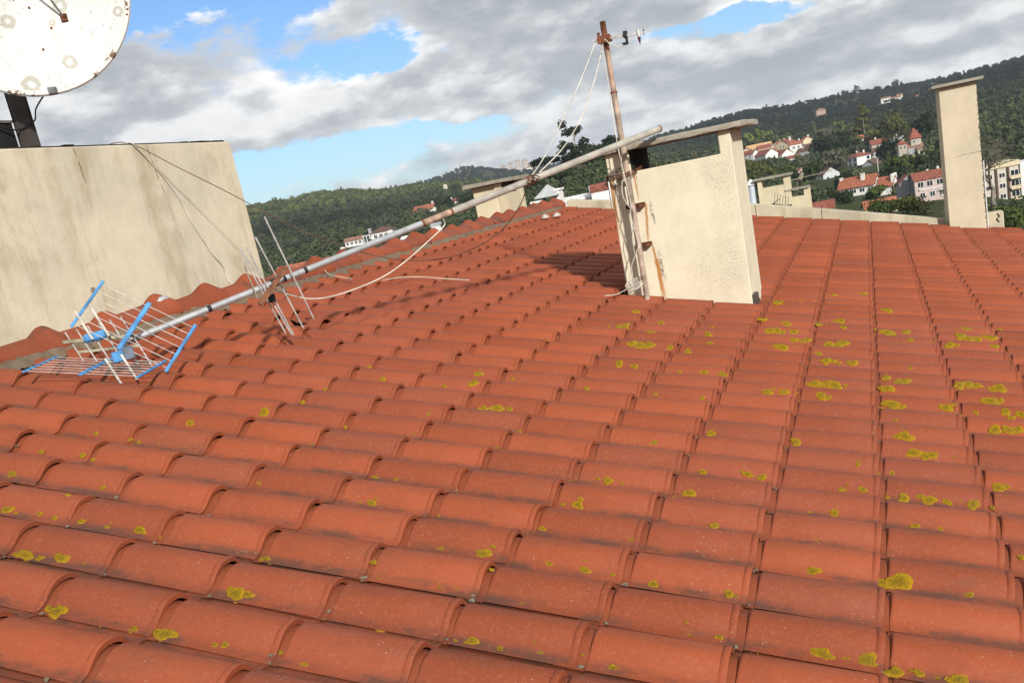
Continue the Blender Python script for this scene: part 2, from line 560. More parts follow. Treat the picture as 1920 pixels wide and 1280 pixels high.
roof = bpy.data.objects.new('roof', None)
me = bpy.data.meshes.new('roof')
deck = MB()
deck.box((-11.25 * E, -3.2, -.30), (15 * E, 48.4 * P + .05, -.105))
roof = deck.build('roof', simple('roof_underlay', (.03, .022, .018), .3, 5, .95))
tag(roof, 'orange clay roll-tile roof slope spotted with yellow lichen', 'roof', kind='structure')
roof.matrix_world = Matrix.Translation(RO) @ Matrix.Rotation(ANG, 4, 'Y')

FOOT = [(-1.75, -.865, 7.06, 7.72)]          # chimney footprint in the slope
def blocked(i, j):
    x = RO.x + (i + .5) * E * math.cos(ANG)
    y = RO.y + j * P
    for (x0, x1, y0, y1) in FOOT:
        if x0 + .05 < x < x1 - .05 and y0 + .12 < y < y1 - .02:
            return True
    return False
BROKEN = {(-10, 13): 1}
tiles = []
for i in range(-12, 14):
    for j in range(-9, 49):
        if blocked(i, j):
            continue
        c = rpt((i + .5) * E, j * P)
        dep = c.dot(FWD)
        if dep < .3:
            continue
        sx = 1818.4 * c.dot(RIGHT) / dep + 960
        sy = 836.6 - 1818.4 * c.dot(UP) / dep
        area = 1.0 / (dep * dep) * (-(c.normalized()).dot(RN)) 
        inside = -90 < sx < 2010 and sy < 1370
        margin = -900 < sx < 2800 and sy < 1900
        if margin:
            tiles.append((inside, area, i, j))
vis = sorted([t for t in tiles if t[0]], key=lambda t: -t[1])
near = set((t[2], t[3]) for t in vis[:299])
mass_v, mass_f, mass_uv = [], [], []
tv = np.array([v.co[:] for v in TM.vertices])
tf = np.array([p.vertices[:] for p in TM.polygons])
tuv = np.zeros((len(TM.loops), 2), 'f')
TM.uv_layers[0].data.foreach_get('uv', tuv.ravel())
kk = 0
for (_, _, i, j) in tiles:
    du, dv, dw_ = rng.normal(0, .0026), rng.normal(0, .0020), rng.normal(0, .0012)
    rz, rx, ry = rng.normal(0, .0055), rng.normal(0, .008), rng.normal(0, .0035)
    if (i, j) in ((-10, 14), (-11, 13)):
        dw_, rz, ry = -.012, .06, -.05
    if (i, j) in BROKEN:
        continue
    Mx = Matrix.Translation((i * E + du, j * P + dv, dw_)) @ Matrix.Rotation(rz, 4, 'Z') @ Matrix.Rotation(ry, 4, 'Y') @ Matrix.Rotation(rx, 4, 'X')
    if (i, j) in near:
        o = bpy.data.objects.new('roof_tile', TM)
        col.objects.link(o)
        o.parent = roof
        o.matrix_local = Mx
    else:
        A = np.array(Mx)
        mass_v.append(tv @ A[:3, :3].T + A[:3, 3])
        mass_f.append(tf + kk * len(tv))
        mass_uv.append(tuv)
        kk += 1
mv = np.concatenate(mass_v).astype('f')
mf = np.concatenate(mass_f)
me = bpy.data.meshes.new('distant_roof_tiles')
me.vertices.add(len(mv))
me.vertices.foreach_set('co', mv.ravel())
me.loops.add(mf.size)
me.loops.foreach_set('vertex_index', mf.ravel().astype('i'))
me.polygons.add(len(mf))
me.polygons.foreach_set('loop_start', (np.arange(len(mf)) * 4).astype('i'))
me.polygons.foreach_set('loop_total', np.full(len(mf), 4, 'i'))
me.update()
ul = me.uv_layers.new(name='UVMap')
ul.data.foreach_set('uv', np.concatenate(mass_uv).ravel())
me.materials.append(M_TILE)
me.shade_smooth()
me.set_sharp_from_angle(angle=38 * D2R)
o = bpy.data.objects.new('distant_roof_tiles', me)
col.objects.link(o)
o.parent = roof
o['kind'] = 'stuff'

# the cracked tile below the fallen aerial: what is left of it, in two shards
for (u0, u1, dz, ry, rz) in ((.0, .13, -.010, .10, .05), (.24, .36, -.004, -.06, -.03)):
    st = [s for s in ST if u0 - .07 <= s[0] <= u1 + .03]
    st = [(max(u0 - .06, s[0]), s[1], s[2]) for s in st] + ([(u1, 0, 0)] if u1 < .3 else [])
    if u0 > .1:
        st = [(u0, 0, 0)] + [s for s in ST if s[0] > u0]
    tm = tile_mesh('broken_roof_tile', st)
    for v_ in tm.vertices:
        if abs(v_.co.x - (u1 if u1 < .3 else u0)) < .004:
            v_.co.x += .028 * math.sin(v_.co.y * 90) + .012 * math.sin(v_.co.y * 213)
    o = bpy.data.objects.new('broken_roof_tile', tm)
    col.objects.link(o)
    o.parent = roof
    o['label'] = 'cracked clay tile with a dark hole'
    o.matrix_local = Matrix.Translation((-10 * E, 13 * P, dz)) @ Matrix.Rotation(rz, 4, 'Z') @ Matrix.Rotation(ry, 4, 'Y')

# ridge: capping tiles bedded in mortar
RX = -4.27
inv = roof.matrix_world.inverted()
def ridge_tile_mesh():
    vs_, fs, uvs = [], [], []
    angs = [-98, -86, -72, -56, -40, -24, -9, 0, 9, 24, 40, 56, 72, 86, 98]
    # near end narrow, far end flared with a raised collar
    st = [(-.05, .144, .070), (.0, .146, .073), (.20, .150, .081), (.36, .154, .090), (.395, .156, .098), (.42, .160, .112), (.455, .163, .117),
          (.482, .160, .112), (.4825, .150, .099), (.43, .148, .097)]
    for (y, hw, ht) in st:
        for a_ in angs:
            s_, c_ = math.sin(a_ * D2R), math.cos(a_ * D2R)
            pk = max(0.0, 1 - abs(a_) / 26.0) * .026 * (1 if .40 < y < .4822 else .25)
            vs_.append((hw * s_, y, ht * max(c_, -.16) + pk))
            uvs.append((y / .48, .3))
    m = len(angs)
    for i in range(len(st) - 1):
        for k in range(m - 1):
            fs.append((i * m + k, i * m + k + 1, (i + 1) * m + k + 1, (i + 1) * m + k))
    me = bpy.data.meshes.new('ridge_tile')
    me.from_pydata(vs_, [], fs)
    uvl = me.uv_layers.new(name='UVMap')
    for lp in me.loops:
        uvl.data[lp.index].uv = uvs[lp.vertex_index]
    me.materials.append(M_RIDGE)
    me.shade_smooth()
    me.set_sharp_from_angle(angle=45 * D2R)
    return me
RM = ridge_tile_mesh()
RZ = -.318
for k in range(-2, 21):
    y0 = 4.09 - .45 + k * .4862 - .0
    if y0 > 13.5:
        break
    o = bpy.data.objects.new('ridge_tile', RM)
    col.objects.link(o)
    o.parent = roof
    o.matrix_parent_inverse = Matrix()
    wm = Matrix.Translation((RX + rng.normal(0, .006), y0, RZ + rng.normal(0, .004))) @ Matrix.Rotation(rng.normal(0, .02), 4, 'Z') @ Matrix.Rotation(rng.normal(0, .05), 4, 'Y') @ Matrix.Rotation(rng.normal(0, .012), 4, 'X')
    o.matrix_local = inv @ wm
# rough mortar fillet between ridge tiles and slope
mb = MB()
ny = 520
sec = 7
vs_ = []
for k in range(ny + 1):
    y = 2.6 + (13.55 - 2.6) * k / ny
    e_w = .014 + .006 * math.sin(y * 7.3) + rng.normal(0, .005)
    low = roof_z(RX + .17) - .02
    for q in range(sec):
        t = q / (sec - 1)
        x = RX + .136 + t * (.058 + e_w)
        z = -.306 + rng.normal(0, .005) - t * .058 + .016 * math.sin(t * 3.1)
        vs_.append(inv @ Vector((x + rng.normal(0, .004), y + rng.normal(0, .006), z)))
fs = []
for k in range(ny):
    for q in range(sec - 1):
        fs.append((k * sec + q, k * sec + q + 1, (k + 1) * sec + q + 1, (k + 1) * sec + q))
mb.add(vs_, fs)
mb.build('mortar_bedding', M_MORTAR, roof, smooth=True, sharp=80)
# far slope behind the ridge
far = MB()
far.add([inv @ Vector(p) for p in ((RX - .02, -3, -.36), (RX - .02, 13.85, -.36), (-9.5, 13.85, -1.55), (-9.5, -3, -1.55))], [(0, 1, 2, 3)])
far.build('rear_slope', M_RIDGE, roof)

# ------------------------------------------------------------------ lichen, crumbs of mortar
LICH = [(-1.289,3.333,0.075),(-1.11,3.337,0.026),(-1.008,3.328,0.023),(-1.3,2.85,0.03),(-1.217,2.845,0.02),(-1.348,2.355,0.018),(-1.006,2.357,0.012),(-0.781,2.365,0.014),
        (-0.747,2.849,0.021),(-0.789,2.136,0.008),(-0.972,2.839,0.013),(-0.846,2.849,0.019),(-0.502,3.585,0.042),(-0.422,3.604,0.015),(-0.212,3.821,0.07),(-0.299,3.57,0.022),
        (-0.248,3.339,0.04),(-0.181,3.338,0.014),(-0.109,3.337,0.032),(-0.288,2.846,0.037),(-0.192,2.849,0.05),(-0.5,2.605,0.028),(-0.422,2.607,0.023),(-0.247,2.606,0.04),
        (-0.418,2.123,0.01),(-0.318,1.87,0.027),(-0.073,1.641,0.014),(0.053,1.623,0.017),(0.11,3.089,0.058),(0.06,2.853,0.037),(0.074,2.601,0.048),(0.026,2.42,0.01),
        (0.309,2.613,0.038),(0.085,2.357,0.01),(0.117,2.114,0.04),(0.178,1.878,0.056),(0.291,1.881,0.016),(0.445,3.096,0.058),(0.592,3.094,0.042),(0.524,2.845,0.047),
        (0.438,2.599,0.015),(0.588,2.611,0.054),(0.537,2.36,0.061),(0.425,1.622,0.031),(0.183,3.34,0.017),(-0.67,1.866,0.022),(-0.632,1.382,0.017),(-0.465,1.389,0.019),
        (-0.412,1.388,0.019),(-0.643,1.137,0.023),(-1.022,1.625,0.012),(-0.961,1.627,0.016),(-0.869,1.629,0.023),(-0.944,1.141,0.02),(-0.89,1.14,0.008),(-0.985,0.908,0.013),
        (-0.99,0.894,0.026),(-1.003,1.384,0.006),(-0.519,0.894,0.017),(-0.143,1.137,0.023),(-0.054,1.388,0.017),(-0.125,1.381,0.014),(-0.055,1.164,0.005),(0.034,1.377,0.01),
        (0.088,1.377,0.027),(0.172,1.383,0.034),(0.231,1.382,0.017),(0.316,1.384,0.029),(0.116,1.132,0.016),(0.194,1.134,0.013),(-0.191,0.65,0.027),(-0.282,0.636,0.009),
        (-0.192,0.888,0.006),(-0.588,0.648,0.008),(-0.41,0.407,0.018),(-0.627,0.4,0.018),(-0.747,0.656,0.022),(-1.043,0.649,0.015),(-0.947,0.409,0.011),(-0.834,0.41,0.019),
        (-0.75,0.407,0.01),(-1.085,1.134,0.007),(-0.738,0.898,0.008),(0.05,0.649,0.049),(0.116,0.635,0.009),(0.24,0.647,0.016),(0.405,0.918,0.012),(-0.494,0.172,0.006),
        (-0.481,0.15,0.008),(-0.406,0.16,0.011),(0.173,0.402,0.009),(-0.145,0.165,0.028),(-0.187,0.155,0.005),(-0.216,0.153,0.005),(-0.298,0.148,0.005),(-0.036,0.166,0.03),
        (0.027,0.154,0.024),(0.083,0.159,0.014),(0.125,0.158,0.005),(0.174,0.163,0.026),(-0.09,0.16,0.01),(-0.715,-0.074,0.005),(-0.839,-0.061,0.005),(-0.821,-0.082,0.008),
        (-2.568,1.39,0.03),(-2.772,1.146,0.023),(-2.519,1.626,0.016),(-2.537,2.347,0.014),(-1.924,2.364,0.024),(-1.864,2.141,0.03),(-2.342,2.117,0.016),(-2.007,2.113,0.013),
        (-1.737,2.358,0.012),(-2.531,1.865,0.013),(-1.879,1.635,0.012),(-1.839,1.384,0.013),(-1.708,1.864,0.024),(-1.642,1.867,0.03),(-1.582,1.869,0.019),(-2.161,1.375,0.014),
        (-2.176,1.133,0.011),(-1.528,1.141,0.011),(-1.463,1.374,0.013),(-1.448,1.614,0.011),(-3.101,0.65,0.014),(-3.054,0.898,0.014),(-2.881,0.896,0.011),(-2.835,0.892,0.011),
        (-2.737,0.897,0.006),(-2.909,0.656,0.015),(-2.854,0.653,0.01),(-2.602,0.416,0.013),(-2.592,0.248,0.01),(-3.006,0.413,0.023),(-2.473,0.161,0.015),(-2.368,0.162,0.013),
        (-2.241,0.166,0.024),(-2.778,0.16,0.022),(-2.457,-0.091,0.034),(-2.403,-0.088,0.016),(-2.329,-0.08,0.026),(-2.246,-0.078,0.005),(-1.77,0.149,0.016),(-2.118,0.66,0.01),
        (-1.716,-0.089,0.043),(-1.662,0.649,0.02),(-1.707,0.644,0.009),(-1.77,0.887,0.012),(-1.687,0.89,0.014),(-1.461,0.894,0.016),(-1.458,0.64,0.012),(-1.477,0.404,0.012),
        (-1.296,0.403,0.011),(-1.158,0.407,0.026),(-1.424,0.19,0.011),(-1.39,0.147,0.009),(-1.2,0.161,0.007),(-1.143,0.161,0.007),(-1.065,0.225,0.009),(-0.949,0.158,0.007),
        (-2.107,-0.331,0.035),(-1.858,-0.339,0.016),(-1.76,-0.331,0.033),(-1.648,-0.336,0.004),(-1.611,-0.329,0.01),(-1.584,-0.326,0.013),(-1.955,-0.348,0.005),(-1.292,-0.091,0.006),
        (-1.255,-0.099,0.015),(-1.209,-0.084,0.009),(-1.004,-0.084,0.02),(-0.924,-0.088,0.015),(-1.427,-0.316,0.007),(-1.352,-0.33,0.01),(-1.543,-0.519,0.005),(-0.064,5.754,0.035),
        (-0.269,5.528,0.019),(-0.651,5.038,0.039),(-0.492,5.091,0.018),(-0.395,5.268,0.015),(-0.569,4.063,0.062),(-0.469,4.066,0.039),(-0.524,4.305,0.035),(-0.336,4.324,0.023),
        (-0.198,4.55,0.037),(-0.178,4.314,0.024),(-0.416,3.823,0.052),(-0.502,3.581,0.04),(0.1,5.043,0.039),(0.084,4.305,0.045),(0.196,4.313,0.029),(0.548,4.315,0.075),
        (0.677,4.324,0.046),(0.43,4.063,0.039),(0.673,4.082,0.028),(0.569,4.562,0.034),(0.756,4.585,0.017),(0.209,4.07,0.019),(-1.493,3.816,0.043),(-1.468,3.845,0.015),
        (-1.293,3.627,0.032),(-1.301,4.052,0.028),(-1.525,4.304,0.025),(-0.963,3.816,0.03),(-0.92,3.572,0.017),(-0.973,4.054,0.012),(-1.083,4.339,0.01),(-1.808,3.152,0.014),
        (-0.689,4.326,0.029)]
mb = MB()
LRIM = []
_pv = np.linspace(-.190, .100, 291)
_pw = np.array([roll_w(q) for q in _pv])
_ps = np.concatenate([[0], np.cumsum(np.hypot(np.diff(_pv), np.diff(_pw)))])
def lichen(mb, u, v, r, n=None):
    """a crust that follows the curve of the roll it grows on"""
    n = n or (16 if r > .012 else 9)
    ph = rng.uniform(0, 6.28, 4)
    am = (.17, .12, .09, .08)
    el_ = rng.uniform(1.05, 1.5)
    k0 = round((v + .045) / P)
    s0 = float(np.interp(v - k0 * P, _pv, _ps)) + rng.normal(0, .003)
    rings = (.0, .35, .7, .92, 1.0)
    vs_, fs = [], []
    for ri, q in enumerate(rings):
        m = 1 if q == 0 else n
        for k in range(m):
            an = 2 * math.pi * k / n
            rr = r * q * (1 + sum(a_ * math.sin((h + 2) * an + ph[h]) for h, a_ in enumerate(am)))
            uu = u + rr * el_ * math.cos(an)
            ss_ = s0 + rr * .9 * math.sin(an)
            lv, lw = float(np.interp(ss_, _ps, _pv)), float(np.interp(ss_, _ps, _pw))
            lv2, lw2 = float(np.interp(ss_ + .004, _ps, _pv)), float(np.interp(ss_ + .004, _ps, _pw))
            tv_, tw_ = lv2 - lv, lw2 - lw
            tl = math.hypot(tv_, tw_) + 1e-9
            dome = min(.010, r * .22) * (1 - q ** 2.2) ** .7 if q < 1 else -.003
            dome += (rng.normal(0, .0007) if q < 1 else 0) + .0015
            LRIM.append(q)
            vs_.append(rpt(uu, k0 * P + lv - tw_ / tl * dome, lw + tv_ / tl * dome - .0025))
    for k in range(n):
        fs.append((0, 1 + k, 1 + (k + 1) % n))
    for ri in range(1, len(rings) - 1):
        a0 = 1 + (ri - 1) * n
        for k in range(n):
            k2 = (k + 1) % n
            fs.append((a0 + k, a0 + n + k, a0 + n + k2, a0 + k2))
    mb.add(vs_, fs)
for (u, v, r) in LICH:
    if r > .05:
        for q in range(3):
            lichen(mb, u + (q - 1) * r * .62 + rng.normal(0, .008), v + rng.normal(0, .006), r * rng.uniform(.30, .46))
    elif r > .03:
        lichen(mb, u, v, r * .66)
        lichen(mb, u + rng.choice((-1, 1)) * r * .85, v + rng.normal(0, .006), r * .36)
        lichen(mb, u + rng.normal(0, 1.3) * r, v + rng.normal(0, .008), r * .2)
    else:
        lichen(mb, u, v, r * .80)
        if rng.random() < .5:
            lichen(mb, u + rng.normal(0, 1.6) * r, v + rng.normal(0, .008), r * .3)
for k in range(150):
    u = rng.uniform(-3.6, 2.6)
    j = int(rng.integers(0, 34)) if rng.random() < .55 else int(rng.integers(10, 24))
    if rng.random() > (.25 if u < -1.6 else .85):
        continue
    lichen(mb, u, j * P - .092 + rng.normal(0, .014), rng.uniform(.005, .017))
o = mb.build('lichen', M_LICHEN, None, (0, 0, 0), True, 60)
at_ = o.data.attributes.new('rim', 'FLOAT', 'POINT')
at_.data.foreach_set('value', np.array(LRIM, 'f'))
tag(o, 'crusts of mustard-yellow lichen growing on the roof tiles', 'lichen', kind='stuff')

mb = MB()
def crumb(mb, c, r):
    vs_, fs = [], []
    base = bmesh.new()
    bmesh.ops.create_icosphere(base, subdivisions=1, radius=1)
    s3 = (rng.uniform(.7, 1.5), rng.uniform(.6, 1.1), rng.uniform(.5, .8))
    for v_ in base.verts:
        q = Vector((v_.co.x * s3[0], v_.co.y * s3[1], v_.co.z * s3[2])) * r * rng.uniform(.75, 1.2)
        vs_.append(c + q)
    for f_ in base.faces:
        fs.append(tuple(v_.index for v_ in f_.verts))
    base.free()
    mb.add(vs_, fs)
for (u, v, r) in ((-1.436, .141, .020), (-1.084, .142, .019), (-1.901, -.605, .02), (-1.437, -.332, .017), (-1.425, -.083, .014), (-3.228, .654, .012)):
    for q in range(2):
        crumb(mb, rpt(u + rng.normal(0, .008), v + rng.normal(0, .006), roll_w(v) + .003), r * rng.uniform(.25, .5))
for k in range(230):      # mortar and moss crumbs caught in the joints
    i, j = int(rng.integers(-11, 4)), int(rng.integers(-3, 16))
    vv = j * P - .108 + rng.normal(0, .006)
    crumb(mb, rpt(i * E + rng.normal(.006, .009), vv, roll_w(vv) + .003), rng.uniform(.003, .0075))
o = mb.build('mortar_crumbs', plaster_mat('crumb_grey', (.17, .15, .115), .5, .2), None)
tag(o, 'grey crumbs of mortar lodged in the tile joints', 'debris', kind='stuff')

# ------------------------------------------------------------------ rendered stair tower with the dish
TL = (-4.45, 0, -1.5)
t = thing('stair_tower', 'cream rendered stair tower block stained with rain streaks behind the ridge', 'wall', TL)
mb = MB().box((-7.4, 1.2, -1.5), (-4.45, 6.55, .785))
mb.build('wall', M_WALL, t, TL, bevel=.008)
mb = MB()
mb.box((-7.4, 1.2, .787), (-4.46, 6.5, .793))
vs0 = []
for k in range(60):
    y = 1.3 + 5.22 * k / 60
    if (y > 5.95 and rng.random() < .8) or rng.random() < .2:
        mb.box((-4.53, y, .7935), (-4.458 + rng.uniform(-.006, .006), y + rng.uniform(.05, .085), .795 + rng.uniform(0, .004)))
mb.build('coping_felt', simple('black_felt', (.035, .03, .026), .3, 20, .95), t, TL)
# wall plug
mb = MB().lathe([(.0, .012), (.014, .012), (.016, 0)], 12, (-4.449, 4.74, -.06), Matrix.Rotation(math.pi / 2, 3, 'Y'))
mb.build('wall_plug', simple('plug_grey', (.23, .21, .18), .2, 30), t, TL)

# satellite dish
def ring_basis(nrm):
    q = Vector(nrm).normalized().to_track_quat('Z', 'Y')
    return q.to_matrix()
DC = Vector((-4.65, 5.075, 1.744))
DN = (-(DC.normalized()) + Vector((.14, -.03, .16))).normalized()
DR = ring_basis(DN)
DISH_R = .598
t = thing('satellite_dish', 'large white satellite dish speckled with lichen on a steel post', 'satellite dish', (-4.9, 5.09, .793))
TO = (-4.9, 5.09, .793)
# feed strut with its foot bolted to the reflector
ux = (RIGHT - DN * RIGHT.dot(DN)).normalized()
uy = DN.cross(ux)
def dloc(a, b, h):          # a to the right, b upwards across the face
    r2 = (a * a + b * b) / DISH_R ** 2
    return DC + ux * a + uy * b + DN * (.27 * .62 * r2 + h)
DISH_MARKS.extend([(tuple(dloc(a_, b_, 0) - Vector(TO)), r_) for (a_, b_, r_) in ((.23, -.075, .048), (-.066, -.19, .048), (.18, -.18, .022), (.25, -.41, .048), (.55, -.10, .035), (.02, -.555, .06))])
M_DISH = mat('white_dish_paint', _d, .5, .35)
prof = [(r, .27 * (r / DISH_R) ** 2 * .62) for r in np.linspace(0.001, DISH_R, 14)]
back = [(r, z - .012) for (r, z) in prof[::-1]]
mb = MB().lathe(prof, 56, DC, DR)
mb.lathe(back, 56, DC, DR)
mb.build('reflector', M_DISH, t, TO, True, 50)
zt = prof[-1][1]
mb = MB().lathe([(DISH_R - .006, zt - .002), (DISH_R - .003, zt + .010), (DISH_R + .020, zt + .012), (DISH_R + .030, zt), (DISH_R + .022, zt - .018), (DISH_R - .002, zt - .014)], 72, DC, DR)
mb.build('rim', M_DISHRIM, t, TO, True, 50)
def dpt(px, py, h=0.0):
    r2 = (px * px + py * py) / DISH_R ** 2
    return DC + DR @ Vector((px, py, .27 * .62 * r2 + h))
foot = dloc(.245, -.145, .012)
focus = DC + DN * .50 + uy * .42 + ux * -.22
MB().tube([foot, foot.lerp(focus, .5), focus], .006, 8).build('feed_strut', simple('grey_steel', (.22, .22, .22), .2, 9, .5, .4), t, TO, True)
MB().tube([focus - DN * .07, focus + DN * .05], .035, 14).build('feed_horn', M_ALU, t, TO, True)
MB().box((-.02, -.02, -.006), (.02, .02, .012), DR, foot).build('strut_foot', M_RUSTY, t, TO)
for (a_, b_) in ((.06, -.10), (.17, -.21), (.595, -.12), (.60, -.09), (.11, -.34)):
    MB().lathe([(0.001, .008), (.006, .008), (.008, 0)], 8, dloc(a_, b_, .001), DR).build('bolt', M_RUSTY, t, TO)
MB().box((-.026, -.018, -.014), (.026, .018, .014), DR, dloc(.13, -.585, .012)).build('edge_clip', simple('clip_grey', (.12, .13, .13), .3, 30), t, TO)
# post: channel section
mb = MB()
mb.box((-4.935, 5.025, .795), (-4.925, 5.155, 1.55))
mb.box((-4.935, 5.025, .795), (-4.895, 5.033, 1.55))
mb.box((-4.935, 5.147, .795), (-4.895, 5.155, 1.55))
mb.box((-4.905, 5.032, .796), (-4.899, 5.148, 1.549))
mb.build('post', M_DARKSTEEL, t, TO)
MB().bar((-4.92, 5.09, 1.50), DC - DN * .03, .09, .09).build('mount_bracket', M_DARKSTEEL, t, TO)
MB().tube(spline([dloc(.09, -.60, -.03), (-4.88, 5.19, 1.10), (-4.89, 5.16, 1.03), (-4.89, 5.05, .985), (-4.89, 4.95, .975), (-4.92, 4.80, 1.03)], 6), .005, 6).build('cable', M_BLACK, t, TO, True)

t = thing('steel_housing', 'black open steel housing box beside the dish post', 'box', (-4.95, 4.6, .793))
TO = (-4.95, 4.6, .793)
MB().box((-5.45, 4.2, .795), (-4.935, 5.012, 1.022)).build('box_body', M_DARK, t, TO)
mb = MB()
mb.box((-5.46, 4.19, 1.0225), (-4.925, 5.018, 1.038))
mb.box((-4.930, 4.19, .795), (-4.915, 4.21, 1.022))
mb.build('box_frame', simple('worn_grey_steel', (.16, .15, .145), .2, 9, .5, .3), t, TO)

# ------------------------------------------------------------------ main chimney on the slope
CO = (-1.75, 7.06, -1.06)
t = thing('chimney', 'broad cream rendered chimney with open sides under a concrete slab', 'chimney', CO)
x0, x1, y0, y1 = -1.75, -.865, 7.06, 7.72
bz = -1.55
mb = MB()
def notched(ya, yb, zt, ins=0.0):
    q = [(x0 + ins, bz), (x1 - ins, bz), (x1 - ins, .128), (x1 - .085, .128), (x1 - .085, zt), (x0 + .17, zt), (x0 + .17, .128), (x0 + ins, .128)]
    m = MB()
    n8 = len(q)
    m.add([(x, ya, z) for (x, z) in q] + [(x, yb, z) for (x, z) in q],
          [tuple(range(n8)), tuple(range(2 * n8 - 1, n8 - 1, -1))] + [(k, k + n8, (k + 1) % n8 + n8, (k + 1) % n8) for k in range(n8)])
    return m
notched(y0, y0 + .11, -.022).build('front_panel', M_CHIM, t, CO, bevel=.006)
notched(y1 - .10, y1, -.040).build('rear_panel', M_CHIM, t, CO, bevel=.006)
MB().box((x1 - .085, y0 + .1101, bz), (x1 - .0005, y1 - .1001, .128)).build('side_panel', M_CHIM, t, CO)
MB().box((x0 + .0005, y0 + .1101, bz), (x0 + .17, y1 - .1001, .128)).build('side_panel', M_CHIM, t, CO)
MB().box((x0 + .086, y0 + .112, -.5), (x1 - .086, y1 - .102, -.45)).build('flue', M_DARK, t, CO)
MB().box((x0 + .1702, y0 + .02, -.021), (x0 + .176, y1 - .02, .126)).build('soot_lining', M_DARK, t, CO)
# slab with a rough edge
mb = MB()
nseg = 26
top, bot = [], []
ring = []
X0, X1, Y0, Y1 = x0 - .085, x1 + .125, y0 - .055, y1 + .06
for k in range(nseg):
    ring.append((X0 + (X1 - X0) * k / nseg, Y0))
for k in range(16):
    ring.append((X1, Y0 + (Y1 - Y0) * k / 16))
for k in range(nseg):
    ring.append((X1 - (X1 - X0) * k / nseg, Y1))
for k in range(16):
    ring.append((X0, Y1 - (Y1 - Y0) * k / 16))
m_ = len(ring)
vs_ = []
for (zz, ins) in ((.130, .006), (.137, 0), (.160, 0), (.168, .008)):
    for (x, y) in ring:
        cx, cy = (X0 + X1) / 2, (Y0 + Y1) / 2
        sx_ = 1 - ins / .5
        vs_.append((cx + (x - cx) * sx_ + rng.normal(0, .0022), cy + (y - cy) * sx_ + rng.normal(0, .0022), zz + (rng.normal(0, .0022) if zz > .131 else 0)))
fs = []
for q in range(3):
    for k in range(m_):
        k2 = (k + 1) % m_
        fs.append((q * m_ + k, q * m_ + k2, (q + 1) * m_ + k2, (q + 1) * m_ + k))
fs.append(tuple(range(m_))[::-1])
fs.append(tuple(3 * m_ + k for k in range(m_)))
mb.add(vs_, fs)
mb.build('cap_slab', M_SLAB, t, CO)
# mortar patch near the top of the left pier
mb = MB()
for k in range(34):
    crumb(mb, Vector((x0 + rng.uniform(.0, .15), y0 - .002, -.045 + rng.normal(0, .030))), rng.uniform(.008, .019))
mb.build('mortar_patch', M_SLAB, t, CO)['kind'] = 'stuff'
# dark block filling the hole at the right foot
MB().box((x1 + .001, y0 + .01, -1.14), (x1 + .03, y0 + .16, -1.02)).build('foot_block', M_DARKSTEEL, t, CO)
# rusty brackets that hold the mast
for (zz, xa, xb) in ((-.258, -1.645, -1.512), (-.538, -1.622, -1.508)):
    b = MB()
    b.box((xa, y0 - .062, zz - .012), (xb, y0 - .054, zz + .014))
    b.box((xa, y0 - .062, zz + .010), (xb, y0 - .012, zz + .0165))
    b.box((xb - .012, y0 - .055, zz - .011), (xb - .002, y0 + .012, zz + .013))
    b.box((xa + .03, y0 - .098, zz - .008), (xa + .045, y0 - .060, zz + .008))
    b.build('bracket', M_RUSTY, t, CO)

# ------------------------------------------------------------------ chimney behind the ridge, tall chimney, parapet
def slab_cap(mb, X0, X1, Y0, Y1, z0, z1):
    mb.box((X0, Y0, z0), (X1, Y1, z1))
    v0 = len(mb.v) - 8
    for k in range(8):
        x, y, z = mb.v[v0 + k]
        mb.v[v0 + k] = (x + rng.normal(0, .004), y + rng.normal(0, .004), z + (rng.normal(0, .003) if k > 3 else 0))
CO = (-4.70, 11.86, -.45)
t = thing('ridge_chimney', 'small cream chimney with a dark side vent standing behind the ridge', 'chimney', CO)
MB().box((-4.71, 11.86, -1.2), (-4.40, 12.12, .158)).build('end_pier', M_CHIM2, t, CO, bevel=.008)
MB().box((-4.71, 12.82, -1.2), (-4.40, 12.96, .158)).build('end_pier', M_CHIM2, t, CO, bevel=.008)
MB().box((-4.70, 12.121, -1.2), (-4.405, 12.819, .02)).build('panel', M_CHIM2, t, CO)
MB().box((-4.66, 12.122, .021), (-4.46, 12.818, .156)).build('flue', simple('soot_brown', (.035, .018, .014), .3, 8), t, CO)
mb = MB()
slab_cap(mb, -4.79, -4.33, 11.74, 13.06, .160, .205)
mb.build('cap_slab', M_SLAB, t, CO)

CO = (.86, 13.75, -1.5)
t = thing('tall_chimney', 'tall plain cream chimney shaft at the end of the roof', 'chimney', CO)
sh = MB()
n_ = 24
MB().box((.862, 13.70, -2.0), (1.282, 14.35, .205)).build('shaft', M_CHIM3, t, CO, bevel=.006)
mb = MB()
slab_cap(mb, .785, 1.356, 13.62, 14.43, .207, .243)
mb.build('cap_slab', M_SLAB, t, CO)
mb = MB()          # crumbling arris and the open joint across the shaft
for k in range(70):
    z = rng.uniform(-1.45, .19)
    crumb(mb, Vector((1.281 + rng.normal(0, .003), 13.701, z)), rng.uniform(.004, .011))
mb.build('crumbling_edge', simple('dark_crumb', (.12, .095, .075), .3, 30, .95), t, CO)['kind'] = 'stuff'
mb = MB()
for k in range(24):
    f_ = k / 23
    crumb(mb, Vector((.875 + .40 * f_, 13.698, -.655 + .028 * f_ + rng.normal(0, .004))), rng.uniform(.003, .008) * (.45 + f_))
mb.build('joint_crack', simple('dark_crumb', (.12, .095, .075)), t, CO)
MB().tube([(1.30, 13.71, -1.6), (1.30, 13.71, -.75)], .008, 6).build('conduit', simple('pale_conduit', (.55, .55, .55), .1, 9), t, CO)

